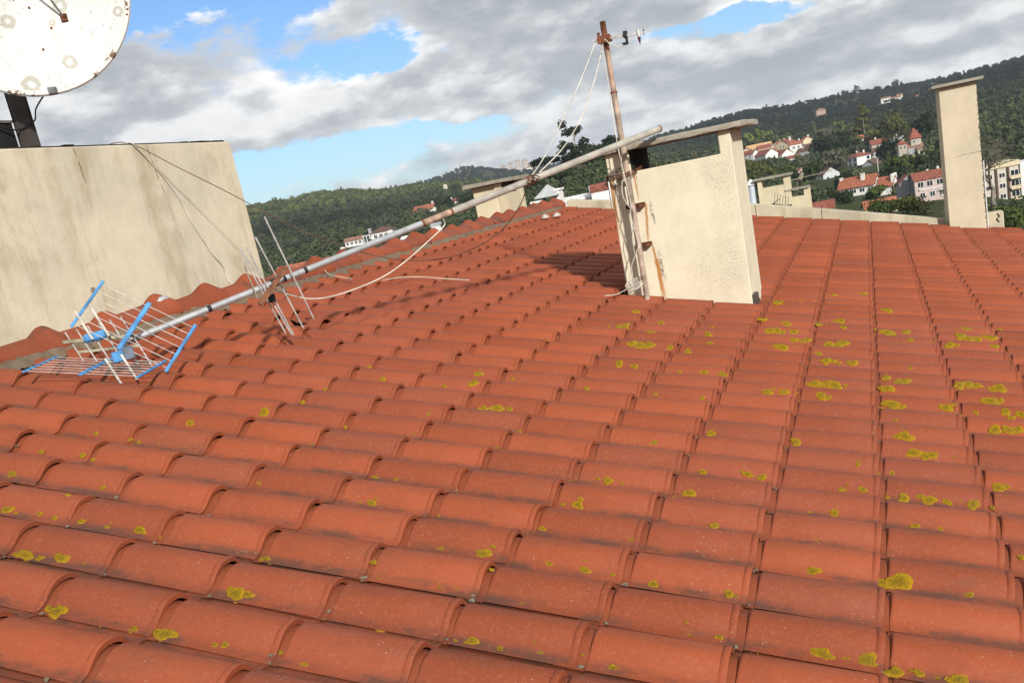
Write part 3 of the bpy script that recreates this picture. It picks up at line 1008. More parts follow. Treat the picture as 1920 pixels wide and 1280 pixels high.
CO = (-1.5, 13.9, -1.2)
t = thing('parapet_wall', 'low mottled cream parapet wall stepping down the gable end', 'wall', CO)
xs = [-4.10, -3.47, -1.50, -.66, .84]
zs = [-.250, -.372, -.784, -1.0, -1.40]
for k in range(4):
    f0 = MB()
    xa, xb = xs[k] + (.0 if k == 0 else .003), xs[k + 1] - .003
    za, zb = zs[k], zs[k + 1]
    yf, yb = 13.86 + .002 * (k % 2), 14.06
    f0.add([(xa, yf, za - .9), (xb, yf, zb - .9), (xb, yb, zb - .9), (xa, yb, za - .9), (xa, yf, za), (xb, yf, zb), (xb, yb, zb), (xa, yb, za)],
           [(0, 3, 2, 1), (4, 5, 6, 7), (0, 1, 5, 4), (1, 2, 6, 5), (2, 3, 7, 6), (3, 0, 4, 7)])
    f0.build('wall_section', M_PARAPET, t, CO, bevel=.006)
CO = (1.4, 13.9, -1.6)
t = thing('parapet_stub', 'short mottled parapet stub beside the tall chimney', 'wall', CO)
MB().box((1.300, 13.86, -2.1), (1.500, 14.06, -1.415)).build('stub_wall', M_PARAPET, t, CO, bevel=.008)
MB().tube(spline([(1.43, 13.852, -1.43), (1.45, 13.85, -1.47), (1.42, 13.85, -1.50), (1.45, 13.85, -1.54)], 4), .006, 5).build('wire_tail', M_BLACK, t, CO, True)

# ------------------------------------------------------------------ standing mast with the remains of an aerial
MX, MY = -1.587, 6.955
CO = (MX, MY, roof_z(MX) - .02)
t = thing('antenna_mast', 'upright rusty antenna mast strapped to the broad chimney', 'mast', CO)
MB().tube([(MX, MY, CO[2]), (MX, MY, .53)], .0215, 14).build('lower_tube', simple('greyish_rust_pipe', (.37, .285, .225), .35, 9, .7, .1), t, CO, True)
MB().tube([(MX, MY, .531), (MX, MY, .80)], .0185, 14).build('middle_tube', M_RUSTPIPE, t, CO, True)
MB().tube([(MX, MY, .80), (MX, MY, .985)], .0200, 14).build('upper_tube', M_RUSTY, t, CO, True)
MB().tube([(MX, MY, .518), (MX, MY, .528)], .0255, 14).build('collar', M_RUSTY, t, CO, True)
BA, BB = Vector((-1.665, 6.92, .875)), Vector((-1.315, 6.93, .848))
MB().bar(BA, BB, .014, .014).build('boom', M_ALU, t, CO)
MB().box((MX - .045, 6.905, .845), (MX + .045, 6.93, .893)).box((MX - .04, 6.975, .85), (MX + .04, 6.985, .885)).build('clamp', M_RUSTY, t, CO)
MB().lathe([(.001, .02), (.010, .02), (.010, -.02), (.001, -.02)], 8, (MX - .04, 6.95, .90)).build('clamp_bolt', M_RUSTY, t, CO)
mb = MB().box((-1.452, 6.905, .842), (-1.428, 6.945, .885))
mb.box((-1.444, 6.915, .812), (-1.430, 6.935, .842))
mb.box((-1.470, 6.913, .800), (-1.430, 6.937, .816))
mb.build('connection_box', M_BLACK, t, CO)
mb = MB().lathe([(.001, .03), (.011, .03), (.014, .0), (.010, -.014), (.001, -.014)], 10, (-1.352, 6.925, .842))
mb.build('insulator', M_ALU, t, CO, True)
MB().lathe([(.001, .0), (.010, .0), (.011, -.016), (.006, -.018), (.009, -.03), (.003, -.034), (.003, -.05), (.001, -.05)], 10, (-1.352, 6.925, .828)).build('insulator_stub', simple('dark_red_plastic', (.07, .012, .02), .3, 30), t, CO, True)
MB().bar((-1.318, 6.93, .835), (-1.318, 6.93, .868), .007, .007).build('end_plug', M_BLACK, t, CO)
# rusty wire lashed round mast and pier
mb = MB()
for k in range(3):
    z0 = -.045 + .012 * k
    mb.tube(spline([(x0 - .012, 7.1, z0 - .01), (x0 - .008, y0 - .008, z0), (MX - .03, 6.935, z0 - .006), (MX, 6.928, z0), (MX + .03, 6.945, z0 + .006), (MX + .05, y0 + .002, z0 + .012), (MX + .085, y0 + .02, z0 + .03)], 5), .0035, 5)
mb.build('lashing_wire', M_RUSTY, t, CO, True)

# ------------------------------------------------------------------ fallen mast
FA, FB = Vector((-3.54, 3.91, -.33)), Vector((-1.316, 6.93, .222))
def fm(tt, off=0.0):
    return FA.lerp(FB, tt)
t = thing('fallen_mast', 'long fallen antenna mast of jointed grey and tan pipe leaning on chimney', 'mast', FA)
FO = FA
MB().tube([fm(-.005), fm(.375)], .0168, 16).build('grey_tube', M_STEEL, t, FO, True)
MB().tube([fm(.3755), fm(.478)], .0185, 16).build('grey_tube', M_STEEL, t, FO, True)
MB().tube([fm(.4785), fm(.535)], .0195, 16).build('rusty_tube', M_RUSTPIPE, t, FO, True)
MB().tube([fm(.5355), fm(.74)], .0215, 16).build('tan_tube', M_BEIGE, t, FO, True)
MB().tube([fm(.7402), fm(1.0)], .0225, 16, cap=False).build('tan_tube', simple('grey_tan_pipe', (.36, .335, .29), .15, 9, .55, .1), t, FO, True)
MB().lathe([(.0226, 0), (.0235, .004), (.0235, .012), (.0195, .012), (.0185, -.05)], 16, fm(1.0), (FB - FA).to_track_quat('Z', 'Y').to_matrix()).build('rusty_end', M_RUSTY, t, FO, True)
for (ta, tb, r, m) in ((.1135, .1195, .0182, M_BLACK), (.2665, .2715, .0182, M_BLACK), (.2325, .2365, .0180, M_BLACK), (.374, .3775, .0196, M_STEEL), (.180, .1825, .0175, M_STEEL),
                       (.4765, .4805, .0204, M_RUSTY), (.5315, .5385, .0203, M_RUSTY), (.321, .3235, .0175, M_STEEL)):
    MB().tube([fm(ta), fm(tb)], r, 16).build('band', m, t, FO, True)
# tangle of rusty binding wire
mb = MB()
axis = (FB - FA).normalized()
s1 = axis.cross(Vector((0, 0, 1))).normalized()
s2 = s1.cross(axis)
pts = []
for k in range(74):
    an = k * .62
    tt = .688 + .020 * (k / 74) + .006 * math.sin(k * 1.7)
    r = .0242 + .003 * abs(math.sin(k * .9))
    pts.append(fm(tt) + s1 * math.cos(an) * r + s2 * math.sin(an) * r)
mb.tube(pts, .0028, 5)
mb.build('binding_wire', M_RUSTY, t, FO, True)

# ------------------------------------------------------------------ blue corner-reflector aerial
AO = (-3.50, 3.75, -.40)
t = thing('corner_reflector_antenna', 'blue plastic UHF aerial with wire grid reflectors toppled on the tiles', 'antenna', AO)
def panel(TLc, TRc, BRc, BLc, nrod, nm):
    TLc, TRc, BRc, BLc = map(Vector, (TLc, TRc, BRc, BLc))
    nrm = (TRc - TLc).cross(BLc - TLc).normalized()
    for (a_, b_, w_) in ((TLc, BLc, .015), (TLc.lerp(TRc, .5), BLc.lerp(BRc, .5), .024), (TRc, BRc, .017)):
        m = MB()
        m.bar(a_ + (a_ - b_) * .02, b_ + (b_ - a_) * .02, w_, .009, nrm)
        m.build('grid_bar', M_BLUE, t, AO, bevel=.003)
    for k in range(nrod):
        f_ = (k + .35) / (nrod - .3)
        a_, b_ = TLc.lerp(BLc, f_), TRc.lerp(BRc, f_)
        MB().tube([a_ + (a_ - b_) * .012, b_ + (b_ - a_) * .012], .0017, 6).build('reflector_rod', M_ALU, t, AO, True)
panel((-3.581, 3.901, -.021), (-3.193, 4.006, -.318), (-3.272, 3.802, -.493), (-3.66, 3.697, -.196), 7, 'up')
panel((-3.819, 3.708, -.329), (-3.300, 3.846, -.451), (-3.228, 3.555, -.470), (-3.746, 3.418, -.347), 7, 'lo')
hub = Vector((-3.47, 3.74, -.335))
bdir = Vector((-.30, -.30, -.02)).normalized()
b0, b1 = hub + Vector((.02, .14, .03)), hub + Vector((-.22, -.10, .075))
MB().bar(b0, b1, .016, .016).build('boom', M_ALUB, t, AO, bevel=.002)
MB().bar(b0 + Vector((0, 0, -.055)), b1.lerp(b0, .15) + Vector((0, 0, -.055)), .014, .014).build('boom', M_ALUB, t, AO, bevel=.002)
dirE = Vector((.085, -.02, -.17)).normalized()
for k in range(6):
    f_ = .04 + k * .165
    c = b0.lerp(b1, f_) + Vector((0, 0, -.028))
    hl = .085 + .012 * (5 - k)
    MB().tube([c - dirE * hl, c + dirE * hl], .0034, 6).build('director_rod', M_ALU, t, AO, True)
for dd in (-.028, .028):
    c = hub + Vector((-.03 + dd * .9, -.03 + dd, .015))
    for (qa, qb) in ((-.215, -.05), (.06, .205)):
        MB().bar(c + dirE * qa, c + dirE * qb, .010, .006).build('dipole_arm', simple('pale_dipole', (.55, .52, .46), .2, 20, .5, .1), t, AO)
R_ = bdir.to_track_quat('X', 'Z').to_matrix()
MB().box((-.055, -.026, -.020), (.055, .026, .022), R_, b0.lerp(b1, .56) + Vector((0, 0, .012))).build('balun_housing', M_BLUE, t, AO, bevel=.012)
MB().box((-.035, -.022, -.022), (.040, .022, .030), R_, hub + Vector((0, .01, -.05))).build('clamp_housing', M_BLUE, t, AO, bevel=.006)
MB().box((-.02, -.03, -.05), (.03, .03, .012), R_, hub + Vector((.03, .04, -.02))).build('mast_clamp', simple('blue_grey_clamp', (.10, .13, .17), .2, 20, .5), t, AO, bevel=.004)

# ------------------------------------------------------------------ aluminium yagi on the fallen mast
YO = (-3.08, 4.53, -.23)
t = thing('yagi_antenna', 'bare aluminium rod aerial clamped across the fallen mast', 'antenna', YO)
RODS = [((-2.949, 4.474, .134), (-2.957, 4.711, -.448)), ((-3.009, 4.436, .042), (-3.012, 4.672, -.487)), ((-3.057, 4.403, .004), (-3.063, 4.636, -.510)),
        ((-3.080, 4.387, -.001), (-3.071, 4.631, -.508)), ((-3.087, 4.382, -.013), (-3.096, 4.616, -.495))]
for (a_, b_) in RODS:
    MB().tube([a_, b_], .0046, 6).build('element_rod', M_ALU, t, YO, True)
a_, b_ = Vector((-3.107, 4.416, -.087)), Vector((-3.085, 4.424, -.269))
MB().tube([a_, b_], .0042, 6).build('element_rod', M_ALUB, t, YO, True)
bm0, bm1 = Vector((-2.915, 4.500, -.140)), Vector((-3.024, 4.342, -.296))
MB().bar(bm0, bm1, .024, .024).build('boom', simple('brown_boom', (.20, .085, .045), .3, 15, .7, .2), t, YO)
MB().box((-.018, -.018, -.022), (.018, .018, .022), R_, (Vector(RODS[3][0]) + Vector(RODS[3][1])) / 2 + Vector((.02, .0, -.03))).build('feed_box', M_BLACK, t, YO, bevel=.004)
MB().tube([fm(.213), fm(.222)], .024, 12).build('clamp', M_BLACK, t, YO, True)

# ------------------------------------------------------------------ cables
def cable(name, label, pts, r, m, n=7, cat='cable'):
    P_ = spline(pts, n)
    c0 = tuple(P_[0])
    o = MB().tube(P_, r, 6).build(name, m, None, c0, True)
    return tag(o, label, cat)
cable('coaxial_cable', 'white coaxial cable hanging down the face of the stair tower',
      [(-4.52, 5.42, .80), (-4.445, 5.445, .797), (-4.432, 5.47, .768), (-4.438, 5.601, .643), (-4.438, 5.744, .458), (-4.438, 5.863, .191), (-4.438, 5.968, .008), (-4.436, 6.05, -.099), (-4.434, 6.066, -.215)], .0048, M_WHITEC)
cable('guy_wire', 'thin dark wire sagging from the stair tower to the fallen mast',
      [(-4.62, 5.33, .797), (-4.47, 5.447, .800), (-4.242, 5.571, .600), (-4.004, 5.686, .392), (-3.841, 5.73, .257), (-3.648, 5.786, .097), (-3.432, 5.845, -.054), (-3.177, 5.914, -.198), (-2.939, 5.963, -.287),
       (-2.69, 6.009, -.323), (-2.462, 6.04, -.294), (-2.259, 6.056, -.216), (-2.099, 6.05, -.083), (-2.006, 6.016, .046)], .0032, M_BROWNC)
cable('coaxial_cable', 'white coaxial cable drooping below the middle of the fallen mast',
      [(-2.383, 5.455, -.066), (-2.398, 5.473, -.107), (-2.486, 5.374, -.18), (-2.594, 5.26, -.259), (-2.695, 5.147, -.315), (-2.815, 5.02, -.347), (-2.926, 4.893, -.359), (-3.001, 4.787, -.342), (-3.054, 4.694, -.298), (-3.08, 4.616, -.257), (-3.07, 4.56, -.225)], .0037, M_WHITEC)
lift = lambda L, d=.012: [Vector(p) + RN * d for p in L]
cable('cable_offcut', 'loose white cable lying over the tiles in mid slope',
      lift([(-3.521, 6.687, -.448), (-3.459, 6.856, -.462), (-3.324, 6.949, -.493), (-3.148, 6.948, -.533), (-2.938, 6.964, -.581)]), .0032, M_WHITEC)
cable('cable_offcut', 'short pale cable end lying against the ridge mortar', lift([(-4.10, 6.857, -.300), (-3.991, 6.745, -.341), (-3.75, 6.633, -.395)]), .0032, M_WHITEC)
cable('stay_cable', 'straight white stay cable from mast head to the binding wire', [(-1.648, 6.93, .868), (-1.767, 6.737, .604), (-1.875, 6.5, .366), (-1.949, 6.26, .181), (-1.985, 6.03, .075)], .0036, M_WHITEC)
cable('stay_cable', 'curved white stay cable just right of the straight one', [(-1.56, 6.915, .875), (-1.605, 6.915, .845), (-1.632, 6.955, .79), (-1.662, 6.766, .613), (-1.724, 6.542, .4), (-1.818, 6.301, .219), (-1.935, 6.06, .09)], .0040, M_WHITEC)
cable('mast_cable', 'white coaxial cable running down the upright mast to a coil',
      [(-1.44, 6.92, .808), (-1.50, 6.91, .800), (-1.545, 6.905, .82), (-1.575, 6.905, .86), (-1.61, 6.92, .855), (-1.615, 6.93, .78), (-1.612, 6.935, .55), (-1.616, 6.93, .3), (-1.61, 6.918, .1), (-1.595, 6.92, -.1), (-1.585, 6.91, -.24), (-1.60, 6.91, -.30), (-1.588, 6.915, -.42),
       (-1.575, 6.91, -.52), (-1.60, 6.91, -.57), (-1.655, 6.93, -.66), (-1.69, 6.95, -.76), (-1.67, 6.955, -.84)], .0036, M_WHITEC)
cable('mast_cable', 'second white cable looping low on the upright mast',
      [(-1.625, 6.95, -.05), (-1.64, 6.94, -.16), (-1.60, 6.905, -.25), (-1.565, 6.905, -.265), (-1.58, 6.91, -.36), (-1.615, 6.92, -.46), (-1.625, 6.94, -.6), (-1.665, 6.965, -.67), (-1.68, 6.98, -.80), (-1.73, 6.99, -.86)], .0030, M_WHITEC)
pts = []
for k in range(60):
    an = k * .42
    pts.append((-1.655 + .070 * math.cos(an) + .008 * math.sin(k * .31), 6.955 + .030 * math.sin(an), -.815 + .030 * math.sin(an + .5) + .0006 * k))
pts += [(-1.74, 6.93, -.83), (-1.80, 6.90, -.845), (-1.87, 6.86, -.835)]
cable('cable_coil', 'loose coil of white cable at the foot of the chimney', pts, .0030, M_WHITEC, 3)

# scraps on the roof
mb = MB()
for (c, r) in ((Vector((-3.83, 11.90, -.372)), .06), (Vector((-3.76, 12.16, -.385)), .06)):
    vs_, fs = [], []
    for i in range(5):
        for k in range(10):
            rr = r * (i / 4) * (1 + .18 * math.sin(k * 2.3 + i))
            vs_.append(c + Vector((rr * math.cos(k * .628), rr * 1.3 * math.sin(k * .628), .045 * (1 - (i / 4) ** 2) + rng.normal(0, .003))))
    for i in range(4):
        for k in range(10):
            k2 = (k + 1) % 10
            fs.append((i * 10 + k, (i + 1) * 10 + k, (i + 1) * 10 + k2, i * 10 + k2))
    m = MB().add(vs_, fs)
    o = m.build('plastic_scrap', simple('milky_plastic', (.36, .34, .31), .2, 9, .4), None, tuple(c), True, 60)
    tag(o, 'crumpled milky plastic scrap by the far ridge, ' + ('nearer one' if c.y < 12 else 'farther one'), 'scrap', 'plastic scraps')
vs_, fs = [], []
c = Vector((-4.22, 5.06, -.215))
m = MB()
for i in range(6):
    for k in range(12):
        th = i / 5 * math.pi
        rr = .038 * math.sin(th) * (1 + .15 * math.sin(k * 1.9 + i))
        vs_.append(c + Vector((rr * math.cos(k * .5236), rr * 1.5 * math.sin(k * .5236), .030 * math.cos(th))))
for i in range(5):
    for k in range(12):
        k2 = (k + 1) % 12
        fs.append((i * 12 + k, (i + 1) * 12 + k, (i + 1) * 12 + k2, i * 12 + k2))
o = m.add(vs_, fs).build('plastic_bottle', simple('grey_clear_plastic', (.34, .34, .36), .1, 9, .3), None, tuple(c), True, 60)
tag(o, 'crushed grey plastic bottle caught on the ridge by the blue aerial', 'bottle')

# ------------------------------------------------------------------ the land
PT = {'white_house':(-3.16,289.98,-20.80), 'pink_house':(11.42,239.73,-19.07), 'low_house':(0.94,200.00,-16.51), 'roof_house':(-7.61,169.83,-12.32), 'blue_house':(-4.09,449.98,-17.74), 
      'grey_house':(3.04,454.99,-16.69), 'brown_house':(0.68,420.00,-19.08), 'ruin':(-17.95,399.60,-16.93), 'shed':(-25.24,399.20,-15.71), 'gable':(-14.53,379.72,-18.28), 
      'tower':(15.43,389.69,-15.34), 'pavilion':(11.09,387.84,-13.48), 'annex':(16.58,379.64,-17.07), 'y_gable':(-40.33,558.55,-8.43), 'y_long':(-55.03,567.34,-5.47), 
      'wA':(-49.30,537.75,-10.35), 'wB':(-40.92,538.45,-11.75), 'wC':(-35.23,548.87,-9.98), 'low':(-35.36,528.82,-12.76), 'far_red':(-31.17,579.16,-7.73), 
      'maroon':(-31.89,559.09,-11.24), 'villa':(-42.12,1099.19,13.98), 'w1':(21.43,1149.80,13.76), 'w2':(31.55,1159.57,12.82), 'redvilla':(46.35,1169.08,10.33), 
      'bar':(68.06,1248.15,13.36), 'midred':(-2.71,619.99,-12.65), 'red2':(4.36,499.98,-14.91), 'apartment':(30.39,268.28,-27.17), 'L1':(-191.33,373.89,-7.60), 
      'L2':(-192.81,350.46,-7.57), 'L3':(-215.48,473.25,-1.77), 'L4':(-212.77,518.01,-0.47), 'L5':(-134.72,301.25,-7.35), 'L6':(-143.25,297.28,-9.16), 
      'dome':(-314.17,735.73,14.54), 'L8':(-79.13,127.43,-4.88), 'L9':(-67.65,133.88,-4.71), 'town1':(-672.48,1883.55,47.76), 'town2':(-659.38,1888.18,47.08), 
      'town3':(-645.10,1893.11,47.19), 'town4':(-631.77,1897.59,47.51), 'town5':(-620.33,1901.37,43.04), 'town6':(-637.30,1842.92,38.66), 'town7':(-612.97,1851.15,35.59), 
      'cowl':(-8.97,28.63,-0.49), 'chimA':(-9.31,28.52,-0.50), 'chimB':(-8.75,28.70,-0.54), 'wh':(-31.82,115.70,-2.92), 'N1':(-2.61,29.89,-1.84), 
      'N2':(-1.96,29.94,-1.97), 'tank':(-3.26,29.82,-1.69), 'slab':(-3.23,30.83,-1.77), 'lamp':(2.18,329.99,-17.25), 'eucalyptus':(-88.49,317.91,1.14), 
      'umbrella':(-100.93,324.68,0.54), 'round':(-190.21,440.70,-3.53), 'pine':(-1.06,520.00,-15.65), 'palm':(5.55,329.95,-20.80), 'bare':(15.26,149.22,-13.38), 
      'bush_right':(13.34,119.26,-12.22), 'bush_mid':(-30.64,328.57,-13.04), 'bush_mid2':(-33.83,298.09,-11.45), 'bush3':(-26.61,338.96,-14.40), 'willow':(-13.23,389.78,-15.40), 
      'light1':(-65.29,616.55,-0.20), 'light2':(-59.76,622.14,-1.45), 'light3':(-55.60,627.54,-1.78), 'l4':(-25.72,639.48,-5.59), 'l5':(-21.32,649.65,-4.45), 
      'l6':(-15.33,659.82,-4.22), 'cyp':(-29.33,639.33,-4.85), 'b1':(4.47,159.94,-13.40), 'b2':(1.60,169.99,-14.01), 'b3':(4.08,299.97,-18.73), 
      'b4':(7.89,309.90,-18.53), 'b5':(14.04,319.69,-18.69), 'b6':(18.87,329.46,-20.11), 'b7':(-5.36,239.94,-15.98), 'b8':(0.27,250.00,-17.73), 
      'b9':(-17.88,329.52,-15.52), 'b10':(-19.39,299.37,-15.77), 'b11':(-12.03,259.72,-16.54), 'b12':(-13.48,479.81,-14.30), 'b13':(-20.97,499.56,-12.28), 
      'b14':(7.72,519.94,-12.39), 'b15':(12.11,499.85,-10.95), 'b16':(22.78,449.42,-13.98), 'b17':(7.78,429.93,-16.74), 'b18':(-7.70,299.90,-15.75), 
      'sky1':(42.22,1499.41,32.37), 'sky2':(-20.81,1349.84,31.22), 'sky3':(-6.33,1349.99,31.26), 'bk':(-70.71,291.55,3.68), 'dk1':(-73.71,290.80,-0.35), 
      'dk2':(-94.34,284.78,-3.14), 'dk3':(-79.06,268.61,-1.13), 'dk4':(-150.33,370.68,-4.28), 'dk5':(-138.00,354.06,-4.09), 'dk6':(-159.97,344.69,-4.37), 
      'gr':(-117.27,276.13,-7.02)}
KR = [0, 80, 250, 450, 700, 950, 1250, 1900, 2600, 4500]
KA = {
    -180: (-4.0, -1.5, .0, .8, 1.2, 1.0, .3), -90: (-4.0, -1.5, .3, 1.4, 1.2, 1.0, .3), -60: (-4.0, -1.3, .5, 1.7, 1.2, 1.0, .3),
    -40: (-3.0, -1.0, .6, 1.60, 1.1, 1.0, .3), -34: (-3.0, -1.0, .7, 1.75, 1.1, 1.0, .3), -31: (-2.8, -.95, .75, 2.05, 1.2, 1.0, .3), -28.8: (-2.6, -.9, .65, 1.80, 1.2, 1.1, .3),
    -24.7: (-2.4, -.8, .4, 1.25, .9, 1.35, .3), -21.5: (-2.2, -.6, .1, .65, .5, 1.72, .4), -18.3: (-1.6, -.3, .2, .3, .3, .95, .3),
    -14: (-1.4, .3, .6, .6, .6, .9, .3), -10: (-2.6, -1.0, -.1, .5, 1.2, .9, .3), -6.5: (-3.2, -1.45, -.35, .6, 1.62, .9, .3), -2.3: (-4.2, -1.9, -.8, .3, 1.22, .8, .3),
    .6: (-4.6, -2.2, -.9, .25, 1.08, .7, .3), 3.2: (-4.8, -2.1, -.7, .35, 1.08, .8, .3), 7.5: (-5.4, -2.2, -.5, .5, 1.18, .9, .3), 20: (-4.8, -2.0, -.4, .6, 1.4, 1.0, .3),
    60: (-4.5, -2.0, -.4, .6, 1.2, 1.0, .3), 180: (-4.0, -1.5, .0, .8, 1.2, 1.0, .3)}
KAZ = np.array(sorted(KA))
KEL = np.array([KA[k] for k in sorted(KA)])
PADS = np.array([(x, y, z, max(9.0, .035 * math.hypot(x, y))) for k, (x, y, z) in PT.items()
                 if k not in ('cowl', 'chimA', 'chimB', 'N1', 'N2', 'tank', 'slab', 'L8', 'L9', 'wh') and not k.startswith('town')])
def terrain(x, y):
    x, y = np.asarray(x, float), np.asarray(y, float)
    r = np.hypot(x, y)
    a = np.degrees(np.arctan2(x, y))
    els = np.array([np.interp(a, KAZ, KEL[:, i]) for i in range(7)])
    zk = [np.full_like(r, -22.0), np.full_like(r, -22.0)] + [KR[i + 2] * np.tan(np.radians(els[i])) for i in range(7)] + [np.full_like(r, 0.0)]
    z = np.zeros_like(r)
    for i in range(len(KR) - 1):
        m = (r >= KR[i]) & (r < KR[i + 1] if i < len(KR) - 2 else True)
        t = np.clip((r - KR[i]) / (KR[i + 1] - KR[i]), 0, 1)
        t = t * .4 + .6 * t * t * (3 - 2 * t)
        z = np.where(m, zk[i] * (1 - t) + zk[i + 1] * t, z)
    z = z + np.clip((r - 500) / 600, 0, 1) * (3.0 * np.sin(x * .021 + 1.3) * np.sin(y * .017) + 1.6 * np.sin(x * .06 + y * .043))
    wsum = np.full_like(r, .25)
    zs_ = z * .25
    for (px, py, pz, rad) in PADS:
        g = np.exp(-((x - px) ** 2 + (y - py) ** 2) / (rad * rad))
        wsum += g
        zs_ += g * pz
    return zs_ / wsum
def tz(x, y):
    return float(terrain(np.array([x]), np.array([y]))[0])

azs = np.radians(np.concatenate([np.arange(-180, -56, 6), np.arange(-56, 16, .4), np.arange(16, 181, 6)]))
rs = np.concatenate([[6, 40, 80], np.geomspace(110, 4500, 90)])
A_, R__ = np.meshgrid(azs, rs)
X_, Y_ = R__ * np.sin(A_), R__ * np.cos(A_)
Z_ = terrain(X_, Y_)
na = len(azs)
vs_ = np.stack([X_, Y_, Z_], -1).reshape(-1, 3)
fs = []
for i in range(len(rs) - 1):
    for k in range(na - 1):
        fs.append((i * na + k, i * na + k + 1, (i + 1) * na + k + 1, (i + 1) * na + k))
def _g(g, b):
    pos = g.n('NewGeometry').outputs['Position']
    f = g.noise(pos, .012, 6, .6)
    f2 = g.noise(pos, .09, 6, .7)
    c = g.mix(g.ss(f2, .3, .7), (.020, .030, .010), (.050, .058, .020))
    c = g.mix(g.ss(f, .55, .70), c, (.105, .095, .045))
    setc(g, b, c)
M_GROUND = mat('scrub_ground', _g, .95, .1)
gm = bpy.data.meshes.new('ground')
gm.from_pydata([tuple(v) for v in vs_], [], fs)
gm.materials.append(M_GROUND)
gm.shade_smooth()
ground = bpy.data.objects.new('ground', gm)
col.objects.link(ground)
tag(ground, 'green valley floor and wooded hillsides beyond the roof', 'ground', kind='structure')
gb = MB().box((-9.4, -3, -22.2), (5.0, 14.04, -2.75))
gb.add([(-9.4, 13.80, -2.749), (5.0, 13.80, -2.749), (5.0, 13.80, -2.70), (-4.2, 13.80, -.62), (-9.4, 13.80, -1.85), (-9.4, 14.03, -2.749), (5.0, 14.03, -2.749), (5.0, 14.03, -2.70), (-4.2, 14.03, -.62), (-9.4, 14.03, -1.85)],
       [(0, 1, 2, 3, 4), (9, 8, 7, 6, 5), (1, 6, 7, 2), (2, 7, 8, 3), (3, 8, 9, 4), (4, 9, 5, 0)])
o = gb.build('apartment_building', M_PARAPET, None, (-1.5, 5, -22))
tag(o, 'cream rendered apartment block that carries the tiled roof', 'building')

# ------------------------------------------------------------------ foliage
def leaf_mat(name, lo, hi, tone=False):
    def bd(g, b):
        oi = g.n('ObjectInfo')
        geo = g.n('NewGeometry')
        pos = geo.outputs['Position']
        isl = geo.outputs['Random Per Island']
        f = g.m('ADD', g.m('MULTIPLY', isl, .6), g.m('MULTIPLY', oi.outputs['Random'], .4))
        c = g.mix(f, lo, hi)
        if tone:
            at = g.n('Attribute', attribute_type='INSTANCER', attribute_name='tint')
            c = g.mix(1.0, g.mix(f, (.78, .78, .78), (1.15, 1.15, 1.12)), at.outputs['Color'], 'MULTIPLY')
        setc(g, b, c)
    return mat(name, bd, .9, .0)
LEAF = {'dark': leaf_mat('dark_leaves', (.012, .022, .010), (.038, .056, .020)),
        'mid': leaf_mat('mid_leaves', (.024, .040, .012), (.070, .092, .026)),
        'light': leaf_mat('light_leaves', (.060, .085, .020), (.150, .175, .050)),
        'grey': leaf_mat('grey_leaves', (.050, .052, .032), (.120, .118, .078)),
        'olive': leaf_mat('olive_leaves', (.040, .048, .014), (.105, .108, .034)),
        'black': leaf_mat('blackish_leaves', (.008, .015, .008), (.022, .034, .016))}
M_BARK = simple('bark', (.085, .066, .050), .3, 3, .95)
M_PALEBARK = simple('pale_bark', (.21, .185, .155), .25, 3, .95)

def leaf_cloud(clumps, n, size, rg, flat=.0, shell=0.0):
    """n small quads spread through clumps given as (centre, radii)"""
    vol = np.array([c[1][0] * c[1][1] * c[1][2] for c in clumps]) ** .7
    pick = rg.choice(len(clumps), n, p=vol / vol.sum())
    C = np.array([c[0] for c in clumps])[pick]
    Rr = np.array([c[1] for c in clumps])[pick]
    d = rg.normal(size=(n, 3))
    d /= np.linalg.norm(d, axis=1)[:, None]
    rad = rg.random(n) ** .33 * (1 + .18 * rg.normal(size=n))
    c = C + d * Rr * rad[:, None]
    a = rg.normal(size=(n, 3))
    a[:, 2] *= (1 - flat)
    if shell:
        a -= d * (a * d).sum(1)[:, None] * shell
    a /= np.linalg.norm(a, axis=1)[:, None]
    b = np.cross(a, d + (.3 - .12 * shell) * rg.normal(size=(n, 3)))
    b /= (np.linalg.norm(b, axis=1)[:, None] + 1e-9)
    s = size * rg.uniform(.6, 1.4, n)[:, None]
    q = np.stack([c - a * s - b * s * .6, c + a * s - b * s * .6, c + a * s * .8 + b * s * .7, c - a * s * .8 + b * s * .7], 1)
    return q.reshape(-1, 3)

def quads_mesh(name, v, m):
    me = bpy.data.meshes.new(name)
    n = len(v) // 4
    me.vertices.add(len(v))
    me.vertices.foreach_set('co', v.astype('f').ravel())
    me.loops.add(n * 4)
    me.loops.foreach_set('vertex_index', np.arange(n * 4, dtype='i'))
    me.polygons.add(n)
    me.polygons.foreach_set('loop_start', np.arange(n, dtype='i') * 4)
    me.polygons.foreach_set('loop_total', np.full(n, 4, 'i'))
    me.update()
    me.materials.append(m)
    return me

